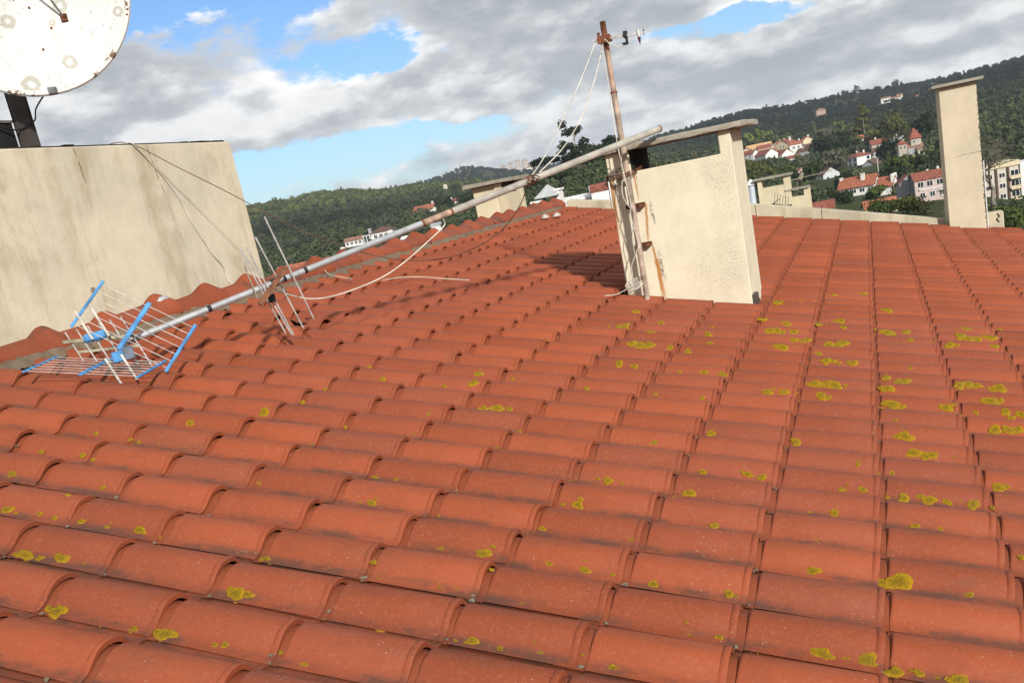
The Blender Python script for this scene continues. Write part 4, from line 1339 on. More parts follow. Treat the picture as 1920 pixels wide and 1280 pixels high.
def make_tree(name, label, key, h, w, kind='round', leaf='mid', n=900, cat='tree', lift=.3, trunk=None, group=None, bark=None):
    x, y, z = PT[key] if isinstance(key, str) else key
    z = tz(x, y) - .3
    rg = np.random.default_rng(abs(hash((round(x, 1), round(y, 1)))) % (2 ** 31))
    t = thing(name, label, cat, (x, y, z), 0, group)
    r = w / 2
    cl = []
    lo_ = h * lift
    if kind == 'round':
        for k in range(9):
            a_ = rg.uniform(0, 6.28)
            q = rg.uniform(.15, .62)
            cl.append(((r * q * math.cos(a_), r * q * math.sin(a_), lo_ + (h - lo_) * rg.uniform(.25, .78)), (r * rg.uniform(.32, .52), r * rg.uniform(.32, .52), (h - lo_) * rg.uniform(.16, .30))))
    elif kind == 'eucalyptus':
        for k in range(26):
            a_ = rg.uniform(0, 6.28)
            f_ = rg.uniform(0, 1)
            q = (.25 + .75 * math.sin(f_ * 2.6 + .2)) * rg.uniform(.3, .85)
            cl.append(((r * q * math.cos(a_), r * q * math.sin(a_), lo_ + (h - lo_) * f_), (r * rg.uniform(.20, .34),) * 2 + (h * rg.uniform(.045, .085),)))
    elif kind == 'umbrella':
        for k in range(14):
            a_ = rg.uniform(0, 6.28)
            q = math.sqrt(rg.random()) * .72
            cl.append(((r * q * math.cos(a_), r * q * math.sin(a_), h * (.86 - .16 * q * q)), (r * .34, r * .34, h * .085)))
    elif kind == 'pine':
        for k in range(22):
            a_ = rg.uniform(0, 6.28)
            f_ = k / 21
            q = (1 - f_ * .85) * rg.uniform(.35, .8)
            cl.append(((r * q * math.cos(a_), r * q * math.sin(a_), lo_ + (h - lo_) * f_), (r * rg.uniform(.22, .36) * (1.1 - .6 * f_),) * 2 + (h * .05,)))
    elif kind == 'column':
        for k in range(9):
            f_ = k / 8
            cl.append(((rg.normal(0, r * .1), rg.normal(0, r * .1), h * (.06 + .88 * f_)), (r * (1 - .65 * abs(f_ - .35)), r * (1 - .65 * abs(f_ - .35)), h * .09)))
    elif kind == 'bush':
        for k in range(8):
            a_ = rg.uniform(0, 6.28)
            q = rg.uniform(.0, .6)
            cl.append(((r * q * math.cos(a_), r * q * math.sin(a_), h * rg.uniform(.25, .62)), (r * rg.uniform(.35, .5), r * rg.uniform(.35, .5), h * rg.uniform(.22, .34))))
    dist_ = math.hypot(x, y)
    size = max(.10, min(.55, dist_ * .0011))
    v = leaf_cloud(cl, n, size, rg, 0, .6)
    crown = bpy.data.objects.new('crown', quads_mesh('crown', v, LEAF[leaf]))
    col.objects.link(crown)
    crown.parent = t
    tr = trunk or max(.12, h * .022)
    mb = MB()
    lean = (rg.normal(0, .03) * h, rg.normal(0, .03) * h)
    topz = h * .72 if kind != 'umbrella' else h * .82
    mb.tube([(0, 0, -.6), (lean[0] * .3, lean[1] * .3, h * .25), (lean[0], lean[1], topz)], [tr, tr * .8, tr * .25], 7)
    for c_ in cl[:10]:
        zz = max(h * .18, c_[0][2] - h * .16)
        mb.tube([(lean[0] * .5, lean[1] * .5, zz), tuple(c_[0])], [tr * .4, tr * .12], 5, False)
    mb.build('trunk', bark or M_BARK, t)
    return t

# wooded hillsides: one mass of crowns, several kinds
def proto(kind, leafname, seed, n):
    rg = np.random.default_rng(seed)
    cl = []
    if kind == 'round':
        for k in range(7):
            a_ = rg.uniform(0, 6.28)
            q = rg.uniform(.1, .55)
            cl.append(((q * math.cos(a_), q * math.sin(a_), rg.uniform(.55, 1.25)), (rg.uniform(.35, .55), rg.uniform(.35, .55), rg.uniform(.28, .45))))
    elif kind == 'pine':
        for k in range(9):
            a_ = rg.uniform(0, 6.28)
            f_ = k / 8
            q = (1 - f_ * .8) * .5
            cl.append(((q * math.cos(a_), q * math.sin(a_), .5 + 1.7 * f_), (.42 * (1.1 - .6 * f_),) * 2 + (.22,)))
    elif kind == 'umbrella':
        for k in range(8):
            a_ = rg.uniform(0, 6.28)
            q = math.sqrt(rg.random()) * .6
            cl.append(((q * math.cos(a_), q * math.sin(a_), 1.7 - .2 * q), (.42, .42, .2)))
    v = leaf_cloud(cl, n, .14, rg, 0, .9)
    # trunk as a slim four-sided spike
    me = quads_mesh('crown_' + kind, v, M_FOREST)
    ob = bpy.data.objects.new('crown_shape', me)
    return ob
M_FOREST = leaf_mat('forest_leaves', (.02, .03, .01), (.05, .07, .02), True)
protos = [proto('round', 'x', 1, 260), proto('round', 'x', 2, 260), proto('round', 'x', 3, 240), proto('pine', 'x', 4, 200), proto('umbrella', 'x', 5, 180)]

HOUSEXY = []      # filled by houses(): keeps trees off the buildings
def build_forest():
    rg = np.random.default_rng(11)
    n = 46000
    a = np.radians(rg.uniform(-52, 14, n))
    r = np.exp(rg.uniform(math.log(190), math.log(2300), n))
    x, y = r * np.sin(a), r * np.cos(a)
    keep = np.ones(n, bool)
    ad = np.degrees(a)
    for (hx, hy, hw, clear) in HOUSEXY:
        hr, ha = math.hypot(hx, hy), math.degrees(math.atan2(hx, hy))
        half = math.degrees(hw / hr) * .66
        keep &= ~((np.abs(ad - ha) < half) & (r < hr + hw * .7) & (r > hr - clear))
    # open ground near the village
    dens = np.ones(n)
    dens = np.where((r < 330) & (ad > -12), .34, dens)
    dens = np.where((r > 330) & (r < 640) & (ad > -9), .55, dens)
    dens = np.where(r < 240, dens * .5, dens)
    patch = np.sin(x * .013 + 2) * np.sin(y * .011 + 1) + .5 * np.sin(x * .031 + y * .022)
    dens = np.where((ad < -18) & (r > 420) & (r < 1000) & (patch > .85), .25, dens)
    keep &= rg.random(n) < dens
    x, y, r, ad, patch = x[keep], y[keep], r[keep], ad[keep], patch[keep]
    z = terrain(x, y) - .4
    n = len(x)
    sc = (1.9 + .0016 * np.minimum(r, 1300)) * rg.uniform(.6, 1.4, n)
    idx = rg.choice(5, n, p=(.3, .28, .27, .09, .06))
    sc = np.where(idx >= 3, sc * .8, sc)
    # tint by place: scrub oak on the left hill, pine and eucalyptus darkened for cloud shade on the right
    tint = np.zeros((n, 4), 'f')
    tint[:, 3] = 1
    base = np.array([.040, .054, .018])
    pal = np.array([(.048, .064, .032), (.060, .077, .036), (.080, .092, .042), (.068, .072, .050), (.036, .050, .030)])
    pk = rg.choice(5, n, p=(.30, .28, .16, .12, .14))
    c = pal[pk]
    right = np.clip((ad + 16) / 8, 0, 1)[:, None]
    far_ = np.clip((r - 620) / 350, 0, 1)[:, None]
    pine = np.array([(.0075, .0150, .0125), (.0095, .0180, .0135), (.012, .021, .013), (.015, .019, .017), (.008, .016, .0135)])[pk]  # dark pine greens with cloud shadow painted into the far crowns
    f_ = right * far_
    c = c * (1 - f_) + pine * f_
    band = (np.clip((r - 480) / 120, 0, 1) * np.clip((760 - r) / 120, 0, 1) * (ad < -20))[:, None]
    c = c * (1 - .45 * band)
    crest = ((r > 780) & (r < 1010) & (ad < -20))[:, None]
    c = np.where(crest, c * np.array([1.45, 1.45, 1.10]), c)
    farL = ((r > 1250) & (ad < -12))[:, None]
    c = np.where(farL, pine * 1.1, c)
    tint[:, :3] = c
    me = bpy.data.meshes.new('woodland')
    me.vertices.add(n)
    me.vertices.foreach_set('co', np.stack([x, y, z], -1).astype('f').ravel())
    for nm, typ, arr in (('scl', 'FLOAT', sc), ('idx', 'INT', idx), ('rot', 'FLOAT', rg.uniform(0, 6.28, n))):
        at = me.attributes.new(nm, typ, 'POINT')
        at.data.foreach_set('value', arr.astype('i' if typ == 'INT' else 'f'))
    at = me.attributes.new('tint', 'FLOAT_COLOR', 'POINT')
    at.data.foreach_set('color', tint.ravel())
    ob = bpy.data.objects.new('woodland', me)
    col.objects.link(ob)
    ng = bpy.data.node_groups.new('woodland', 'GeometryNodeTree')
    ng.interface.new_socket('Geometry', in_out='INPUT', socket_type='NodeSocketGeometry')
    ng.interface.new_socket('Geometry', in_out='OUTPUT', socket_type='NodeSocketGeometry')
    nd = ng.nodes
    gi, go = nd.new('NodeGroupInput'), nd.new('NodeGroupOutput')
    gti = nd.new('GeometryNodeJoinGeometry')
    for p_ in reversed(protos):
        oi = nd.new('GeometryNodeObjectInfo')
        oi.inputs['Object'].default_value = p_
        g2 = nd.new('GeometryNodeGeometryToInstance')
        ng.links.new(oi.outputs['Geometry'], g2.inputs[0])
        ng.links.new(g2.outputs[0], gti.inputs[0])
    m2p = nd.new('GeometryNodeMeshToPoints')
    ng.links.new(gi.outputs[0], m2p.inputs['Mesh'])
    iop = nd.new('GeometryNodeInstanceOnPoints')
    ng.links.new(m2p.outputs[0], iop.inputs['Points'])
    ng.links.new(gti.outputs[0], iop.inputs['Instance'])
    iop.inputs['Pick Instance'].default_value = True
    def attr(nm, typ):
        a_ = nd.new('GeometryNodeInputNamedAttribute')
        a_.data_type = typ
        a_.inputs['Name'].default_value = nm
        return a_
    ai = attr('idx', 'INT')
    ng.links.new(ai.outputs['Attribute'], iop.inputs['Instance Index'])
    sc_ = attr('scl', 'FLOAT')
    ng.links.new(sc_.outputs['Attribute'], iop.inputs['Scale'])
    ro = attr('rot', 'FLOAT')
    cx = nd.new('ShaderNodeCombineXYZ')
    ng.links.new(ro.outputs['Attribute'], cx.inputs[2])
    e2r = nd.new('FunctionNodeEulerToRotation')
    ng.links.new(cx.outputs[0], e2r.inputs[0])
    ng.links.new(e2r.outputs[0], iop.inputs['Rotation'])
    ng.links.new(iop.outputs[0], go.inputs[0])
    md = ob.modifiers.new('woodland', 'NODES')
    md.node_group = ng
    tag(ob, 'mixed woodland covering the hillsides', 'woodland', kind='stuff')

# ------------------------------------------------------------------ houses
def hcol(name, c, var=.10, sc=1.2):
    return simple(name, c, var, sc, .85)
M_RT = simple('orange_house_tiles', (.315, .105, .058), .3, 1.6, .85)
M_RT2 = simple('red_house_tiles', (.225, .072, .048), .3, 1.6, .85)
M_RT3 = simple('brown_house_tiles', (.115, .062, .045), .3, 1.6, .85)
M_RT4 = simple('faded_house_tiles', (.25, .130, .088), .3, 1.6, .85)
W_WHITE = hcol('white_house_paint', (.64, .635, .62))
W_YEL = hcol('yellow_house_paint', (.56, .47, .32))
W_PINK = hcol('pink_house_paint', (.46, .365, .34))
W_GREY = hcol('grey_house_render', (.30, .31, .33))
W_SLATE = hcol('slate_grey_cladding', (.16, .175, .21))
W_BLUE = hcol('pale_blue_wash', (.42, .50, .64))
W_BEIGE = hcol('beige_house_render', (.36, .325, .265))
W_CREAM = hcol('cream_house_render', (.50, .46, .385))
M_BLUEP = simple('royal_blue_paint', (.03, .07, .30), .1, 3, .6)
def _gl(g, b):
    b.inputs['Base Color'].default_value = (.018, .022, .028, 1)
M_PANE = mat('dark_window_glass', _gl, .12, .6)
M_FRAME = simple('white_window_frame', (.72, .72, .70), .05, 5, .6)

def window(t, x, y, z, w, h, face='y', frame=None, door=False):
    """face 'y': on a wall looking to -y; 'x': on a wall looking to +x"""
    f = MB()
    b_ = .10
    d0, d1 = -.09, .04
    def bx(m, a0, a1, z0, z1, p0, p1):
        if face == 'y':
            m.box((x + a0, y + p0, z + z0), (x + a1, y + p1, z + z1))
        elif face == 'x':
            m.box((x - p1, y + a0, z + z0), (x - p0, y + a1, z + z1))
        else:
            m.box((x + p0, y + a0, z + z0), (x + p1, y + a1, z + z1))
    bx(f, -w / 2, w / 2, h / 2 - b_, h / 2, d0, d1)
    bx(f, -w / 2, w / 2, -h / 2, -h / 2 + b_, d0, d1)
    bx(f, -w / 2, -w / 2 + b_, -h / 2 + b_ + .003, h / 2 - b_ - .003, d0 + .003, d1)
    bx(f, w / 2 - b_, w / 2, -h / 2 + b_ + .003, h / 2 - b_ - .003, d0 + .003, d1)
    if w > 1.3:
        bx(f, -.05, .05, -h / 2 + b_ + .003, h / 2 - b_ - .003, d0 + .006, d1)
    ob = f.build('door' if door else 'window', frame or M_FRAME, t)
    p = MB()
    bx(p, -w / 2 + b_ - .01, w / 2 - b_ + .01, -h / 2 + b_ - .01, h / 2 - b_ + .01, -.045, .03)
    pn = p.build('pane', M_PANE, ob)
    return ob

def gable(t, w, d, h, rise, wall, roof_m, x0=0.0, y0=0.0, axis='x', over=.45, z0=-1.2, thick=.22):
    """gabled block: ridge along x (long side to the viewer) or along y (gable to the viewer)"""
    m = MB()
    a, b_ = w / 2, d / 2
    if axis == 'x':
        vs_ = [(-a, -b_, z0), (a, -b_, z0), (a, b_, z0), (-a, b_, z0), (-a, -b_, h), (a, -b_, h), (a, b_, h), (-a, b_, h), (-a, 0, h + rise), (a, 0, h + rise)]
        fs_ = [(0, 1, 5, 4), (1, 2, 6, 9, 5), (2, 3, 7, 6), (3, 0, 4, 8, 7), (4, 5, 9, 8), (6, 7, 8, 9)]
    else:
        vs_ = [(-a, -b_, z0), (a, -b_, z0), (a, b_, z0), (-a, b_, z0), (-a, -b_, h), (a, -b_, h), (a, b_, h), (-a, b_, h), (0, -b_, h + rise), (0, b_, h + rise)]
        fs_ = [(0, 1, 5, 8, 4), (1, 2, 6, 5), (2, 3, 7, 9, 6), (3, 0, 4, 7), (4, 8, 9, 7), (5, 6, 9, 8)]
    m.add([(x + x0, y + y0, z) for (x, y, z) in vs_], fs_)
    wl = m.build('wall', wall, t)
    r = MB()
    run = b_ if axis == 'x' else a
    sl = rise / run
    for s_ in (-1, 1):
        e0, e1 = run + over, 0
        zz0, zz1 = h - sl * over + .03, h + rise + .03
        if axis == 'x':
            q = [(-a - over, s_ * e0, zz0), (a + over, s_ * e0, zz0), (a + over, 0, zz1), (-a - over, 0, zz1)]
        else:
            q = [(s_ * e0, -b_ - over, zz0), (s_ * e0, b_ + over, zz0), (0, b_ + over, zz1), (0, -b_ - over, zz1)]
        q = [(x + x0, y + y0, z) for (x, y, z) in q]
        q2 = [(x, y, z + thick) for (x, y, z) in q]
        r.add(q + q2, [(0, 1, 2, 3), (7, 6, 5, 4), (0, 4, 5, 1), (1, 5, 6, 2), (2, 6, 7, 3), (3, 7, 4, 0)])
    rf = r.build('roof', roof_m, t)
    return wl, rf

def hip(t, w, d, h, rise, wall, roof_m, x0=0.0, y0=0.0, over=.5, z0=-1.2, point=False):
    a, b_ = w / 2, d / 2
    m = MB().box((x0 - a, y0 - b_, z0), (x0 + a, y0 + b_, h))
    wl = m.build('wall', wall, t)
    k = 0.02 if point else max(.02, a - b_)
    oa, ob_ = a + over, b_ + over
    r = MB()
    zz = h + .02
    r.add([(x + x0, y + y0, z) for (x, y, z) in [(-oa, -ob_, zz), (oa, -ob_, zz), (oa, ob_, zz), (-oa, ob_, zz), (-k, 0, zz + rise), (k, 0, zz + rise),
          (-oa, -ob_, zz + .2), (oa, -ob_, zz + .2), (oa, ob_, zz + .2), (-oa, ob_, zz + .2)]],
          [(3, 2, 1, 0), (0, 1, 7, 6), (1, 2, 8, 7), (2, 3, 9, 8), (3, 0, 6, 9), (6, 7, 5, 4), (7, 8, 5), (8, 9, 4, 5), (9, 6, 4)])
    return wl, r.build('roof', roof_m, t)

def stack(t, x, y, z0, z1, w=.8, m=None):
    b = MB().box((x - w / 2, y - w / 2, z0), (x + w / 2, y + w / 2, z1))
    b.box((x - w / 2 - .1, y - w / 2 - .1, z1 + .002), (x + w / 2 + .1, y + w / 2 + .1, z1 + .16))
    return b.build('chimney_stack', m or W_WHITE, t)

HS = {'pink_house': .68, 'white_house': .86, 'apartment': .82, 'dome': .5, 'L8': 1.0, 'L9': .8, 'wh': .78}
def house(name, label, key, rz=0.0, w=10, clear=70, cat='house', group=None):
    x, y, z = PT[key] if isinstance(key, str) else key
    t = thing(name, label, cat, (x, y, z), rz * D2R - math.atan2(x, y), group)
    k_ = 1.0 if not isinstance(key, str) else HS.get(key, .80 if key[0] in 'Lt' else .86)
    if isinstance(key, str) and key[0] not in 'Lt':
        clear *= 1.5
    t.scale = (k_, k_, k_)
    w *= k_
    HOUSEXY.append((x, y, w, clear))
    return t

# --- village on the right
t = house('villa', 'white two-storey villa with orange roof and a broad white chimney', 'white_house', -14, 17)
gable(t, 10.5, 8, 5.2, 2.6, W_WHITE, M_RT, over=.6)
gable(t, 4.2, 8, 3.6, 2.6, W_WHITE, M_RT, x0=8.2, y0=1.0, axis='x', over=.4)
stack(t, 1.6, -1.6, 5.8, 8.6, 1.1)
stack(t, -5.3, -.5, 5.4, 8.2, .9)
MB().box((9.9, -2.0, 3.5), (10.5, 4.0, 7.0)).build('fire_wall', W_WHITE, t)
for xx in (-3.9, -1.0, 1.6, 4.2):
    window(t, xx, -4.0, 3.7, 1.7, 1.5)
MB().box((-5.3, -5.1, 2.35), (5.3, -4.003, 2.6)).box((-5.3, -5.1, 2.602), (5.3, -4.98, 3.3)).build('balcony', W_WHITE, t)
window(t, -3.2, -4.0, .9, 2.4, 2.0)
window(t, 2.4, -4.0, .9, 1.6, 1.4)
window(t, -5.25, -1.5, 3.6, 1.4, 1.3, 'x-')

t = house('town_house', 'pink fronted town house with slate-grey gable and red roof', 'pink_house', 12, 16)
gable(t, 12.5, 7.5, 6.4, 2.2, W_PINK, M_RT2, x0=1.5, over=.35)
MB().add([(-4.9, -3.9, -1.2), (-4.9, 3.9, -1.2), (-4.9, 3.9, 6.6), (-4.9, 0, 8.7), (-4.9, -3.9, 6.6), (-4.78, -3.9, -1.2), (-4.78, 3.9, -1.2), (-4.78, 3.9, 6.6), (-4.78, 0, 8.7), (-4.78, -3.9, 6.6)],
         [(0, 1, 2, 3, 4), (9, 8, 7, 6, 5), (0, 4, 9, 5), (4, 3, 8, 9), (3, 2, 7, 8), (2, 1, 6, 7)]).build('gable_cladding', W_SLATE, t)
gable(t, 5.6, 6.2, 6.0, 2.4, W_GREY, M_RT2, x0=-5.2, y0=6.5, axis='y', over=.3)
for xx in (-3.0, -.2, 2.8, 5.6):
    window(t, xx, -3.75, 5.0, 1.9, 1.8)
for xx in (-2.6, .4, 3.2, 6.0):
    window(t, xx, -3.75, 1.6, 1.6, 1.7)
MB().box((-4.2, -3.95, 3.25), (7.6, -3.76, 3.5)).build('string_course', W_WHITE, t)
stack(t, 3.6, 1.0, 7.4, 9.4, .6)
stack(t, 0.6, 2.2, 6.8, 9.0, .6)
stack(t, -4.2, 2.0, 6.9, 8.6, .5)
t = house('bungalow', 'low bungalow with long orange roof just above the parapet', 'low_house', 8, 12, 49)
gable(t, 6.6, 5, .9, 1.3, W_CREAM, M_RT, z0=-3, over=.3)
stack(t, 4.2, 0, .6, 1.6, .9, W_CREAM)
gable(t, 2.0, 3.0, .7, .7, W_YEL, M_RT, x0=1.6, y0=-3.8, axis='y', z0=-3, over=.2)
t = house('cottage', 'small red-roofed cottage peeping over the parapet right of the vents', 'roof_house', 0, 6, 49)
gable(t, 3.8, 5, .1, 1.2, W_CREAM, M_RT2, z0=-3, over=.2)

t = house('painted_house', 'white house with royal blue trim and a hipped red roof', 'blue_house', 38, 13)
hip(t, 8.2, 7.4, 4.8, 1.9, W_WHITE, M_RT2)
for yy in (-2.2, 1.6):
    window(t, -4.12, yy, 3.5, 1.3, 1.4, 'x-', M_BLUEP)
    window(t, -4.12, yy, 1.2, 1.3, 1.6, 'x-', M_BLUEP)
window(t, 2.4, -3.7, 3.6, 1.6, 1.5, 'y', M_BLUEP)
MB().box((-4.3, -3.9, -.9), (-4.13, 3.7, .35)).box((-4.3, -3.95, -.9), (4.2, -3.72, .3)).build('blue_plinth', M_BLUEP, t)
stack(t, 3.4, .6, 5.0, 7.2, .8)
stack(t, .4, 1.8, 5.5, 7.4, .5)
t = house('grey_house', 'grey rendered house with dark red roof beside the blue-trimmed house', 'grey_house', 14, 9)
gable(t, 6.6, 6.5, 4.2, 1.5, W_GREY, M_RT3, x0=1.0, over=.4)
for xx in (-.8, 2.0):
    window(t, xx, -3.25, 3.0, 1.6, 1.2)
t = house('farm_shed', 'brown-roofed shed below the blue-trimmed house', 'brown_house', -24, 10)
gable(t, 7.5, 7, 2.2, 2.8, W_GREY, M_RT3, axis='y', over=.4)
t = house('barn', 'big beige barn with a wide orange roof', 'ruin', -16, 13)
gable(t, 10.0, 7.5, 4.4, 2.2, W_BEIGE, M_RT4, over=.3)
MB().box((-4.95, -4.0, -.8), (-4.4, -3.78, 5.2)).box((-2.2, -4.0, -.8), (-1.95, -3.78, 5.0)).build('pilaster', W_CREAM, t)
window(t, -5.0, -1.0, 2.6, 1.2, 1.4, 'x-')
t = house('pink_outhouse', 'faded pink outhouse with a lean roof next to the barn', 'shed', 30, 7)
gable(t, 5.6, 5, 2.2, 1.8, hcol('faded_pink', (.40, .28, .27)), M_RT4, axis='y', over=.2)
t = house('gabled_cottage', 'dirty white gabled cottage with a round attic window', 'gable', 26, 9)
gable(t, 7.2, 7, 3.2, 2.6, hcol('dirty_white', (.46, .48, .50)), M_RT3, axis='y', over=.25)
MB().lathe([(.001, -.05), (.42, -.05), (.42, .05)], 14, (0, -3.5, 4.5), Matrix.Rotation(math.pi / 2, 3, 'X')).build('round_window', M_PANE, t)
window(t, -1.6, -3.5, 1.6, 1.2, 1.4)
window(t, 1.7, -3.5, 1.6, 1.2, 1.4)

t = house('tower_house', 'stone house tower under a steep pointed tile roof', 'tower', 18, 9, 33)
hip(t, 4.4, 4.4, 7.4, 4.9, W_BEIGE, M_RT2, over=.5, point=True)
window(t, -.9, -2.2, 6.2, 1.1, 1.1)
window(t, 2.22, -.6, 6.0, .9, 1.5, 'x')
window(t, .6, -2.2, 4.0, .9, 1.6)
stack(t, 1.9, 1.4, 8.0, 10.6, .5, M_RT4)
t = house('garden_pavilion', 'small square pavilion with a red pyramid roof near the tower', 'pavilion', 12, 6, 33)
hip(t, 3.4, 3.4, 3.4, 1.9, W_BEIGE, M_RT2, over=.35, point=True)
for xx in (-.8, .8):
    window(t, xx, -1.7, 2.2, .8, 1.5)
gable(t, 6.0, 4.5, 1.6, 1.2, W_GREY, M_RT4, x0=5.0, y0=.8, over=.3)
t = house('tower_annex', 'narrow cream annex with one window below the tower', 'annex', 18, 4, 33)
gable(t, 3.0, 4.0, 4.6, .8, W_CREAM, M_RT4, over=.15)
window(t, 0, -2.0, 3.2, 1.2, 1.6)
MB().box((-1.5, -3.2, 1.1), (1.5, -2.003, 1.3)).box((-1.5, -3.2, 1.302), (1.5, -3.1, 2.0)).build('balcony', W_CREAM, t)

t = house('yellow_house', 'sunlit yellow gabled house above the white terraces', 'y_gable', -34, 13, 33)
gable(t, 9.5, 9, 6.0, 2.6, W_YEL, M_RT2, axis='y', over=.4)
for xx in (-1.0, 1.0):
    window(t, xx, -4.5, 4.6, 1.1, 1.3)
stack(t, 2.6, .5, 7.0, 9.6, .9)
stack(t, -2.4, 2.0, 7.0, 9.2, .7)
t = house('long_yellow_house', 'long low yellow house at the head of the village', 'y_long', -8, 18, 33)
gable(t, 15, 7, 3.6, 2.0, W_YEL, hcol('ochre_tiles', (.52, .33, .14)), over=.4)
gable(t, 5, 6, 3.0, 1.6, W_YEL, M_RT4, x0=-7, y0=-4.0, axis='y', over=.3)
t = house('terrace_house', 'white gabled terrace house with red roof, leftmost in the village', 'wA', 33, 10, 27)
gable(t, 8.5, 12, 4.4, 2.8, W_WHITE, M_RT2, axis='y', over=.35)
window(t, 1.5, -6.0, 2.6, 1.2, 1.2)
t = house('terrace_house', 'white terrace house with twin windows below the yellow gable', 'wB', 30, 9, 27)
gable(t, 7.5, 10, 4.2, 2.6, W_WHITE, M_RT2, axis='y', over=.35)
for xx in (-1.6, 1.4):
    window(t, xx, -5.0, 2.4, 1.1, 1.2)
t = house('white_block', 'tall white block with orange canopy beside the yellow gable', 'wC', 6, 9, 27)
gable(t, 7.0, 6.5, 6.4, 1.5, W_WHITE, M_RT, over=.4)
window(t, -1.2, -3.25, 4.6, 1.6, 1.3)
window(t, 1.6, -3.25, 4.6, 1.2, 1.3)
stack(t, 2.6, .4, 7.0, 9.2, .8)
t = house('low_cottage', 'low white cottage with maroon roof at the village foot', 'low', -4, 8, 27)
gable(t, 7.0, 5, 2.4, 1.4, W_WHITE, M_RT2, over=.35)
for xx in (-2.0, .2, 2.2):
    window(t, xx, -2.5, 1.3, 1.1, 1.2)
t = house('small_orange_house', 'small orange-roofed house at the top of the village lane', 'far_red', 20, 8, 33)
gable(t, 6.5, 6, 4.6, 2.0, W_YEL, M_RT, axis='y', over=.4)
stack(t, 1.6, .5, 5.6, 7.6, .8)
t = house('maroon_house', 'shaded house with broad maroon roof beside the white block', 'maroon', 10, 9, 33)
gable(t, 8.0, 7, 4.0, 2.4, W_GREY, M_RT3, over=.4)
for xx in (-2.4, 0, 2.4):
    window(t, xx, -3.5, 2.4, 1.2, 1.3)
EX = ((-47.5, 548.0, -8.6, 'tiny white house with brown roof between yellow house and terrace', W_WHITE, M_RT4, 6), (-52.0, 560.0, -6.2, 'orange cottage in front of the long yellow house', W_YEL, M_RT2, 7),
      (-58.5, 552.0, -7.6, 'whitewashed cottage at the left end of the village', W_WHITE, M_RT2, 7), (-44.2, 565.0, -6.0, 'pale house with red roof behind the terrace houses', W_CREAM, M_RT, 8),
      (-30.0, 545.0, -11.5, 'grey cottage at the right end of the village', W_GREY, M_RT3, 7), (12.5, 505.0, -11.0, 'white cottage with red roof left of the garden pavilion', W_WHITE, M_RT, 7))
for (hx, hy, hz_, lab, wm_, rm_, ww) in EX:
    t = house('cottage', lab, (hx, hy, hz_), 12 + 7 * hx, ww, 40, 'house', 'village cottages')
    gable(t, ww, 5, 2.8, 1.6, wm_, rm_, over=.3, z0=-6)
    for xx in (-ww * .25, ww * .25):
        window(t, xx, -2.5, 1.6, 1.0, 1.1)
    stack(t, ww * .2, .4, 3.4, 5.2, .5)
t = house('hillside_house', 'little red-roofed house among trees above the blue-trimmed house', 'midred', 20, 9, 44)
gable(t, 8.5, 6, 4.0, 2.2, W_WHITE, M_RT, over=.4)
stack(t, 1.8, .2, 5.2, 7.4, .8)
t = house('hillside_house', 'red-roofed house tucked behind the grey rendered house', 'red2', 14, 10, 33)
gable(t, 8.5, 6, 4.4, 2.2, W_BEIGE, M_RT2, over=.4)
stack(t, -1.0, 1.0, 5.4, 7.6, .7)
t = house('mansion', 'pinkish mansion half way up the dark hill', 'villa', 10, 14, 66)
hip(t, 10.5, 9, 6.0, 2.6, hcol('dusky_pink', (.40, .27, .22)), M_RT4)
for xx in (-3.2, 0, 3.2):
    window(t, xx, -4.5, 4.4, 1.4, 1.5)
    window(t, xx, -4.5, 1.6, 1.4, 1.5)
t = house('hilltop_house', 'plain white house high on the hill, leftmost of the white row', 'w1', 6, 14, 66)
gable(t, 11, 8, 5.2, 1.4, W_WHITE, M_RT4, over=.4)
for xx in (-3, 0, 3):
    window(t, xx, -4.0, 3.4, 1.5, 1.4)
t = house('hilltop_house', 'stepped white house in the middle of the hilltop row', 'w2', -8, 16, 66)
gable(t, 13, 8, 4.6, 1.6, W_WHITE, M_RT4, over=.4)
gable(t, 6, 7, 7.0, 1.4, W_WHITE, M_RT4, x0=4.0, y0=5, over=.4)
for xx in (-4, -1, 2):
    window(t, xx, -4.0, 3.0, 1.6, 1.5)
t = house('hilltop_house', 'white hilltop house with wide red roof, right of the row', 'redvilla', 4, 20, 66)
gable(t, 17, 8, 3.2, 2.6, W_WHITE, M_RT2, over=.5)
for xx in (-6, -3, 0, 3, 6):
    window(t, xx, -4.0, 2.0, 1.6, 1.4)
t = house('long_white_building', 'thin white building alone near the hill crest', 'bar', 8, 16, 77)
gable(t, 13, 6, 3.2, 1.0, W_WHITE, W_WHITE, over=.3)
for xx in (-4, -1.4, 1.4, 4):
    window(t, xx, -3.0, 1.9, 1.5, 1.3)

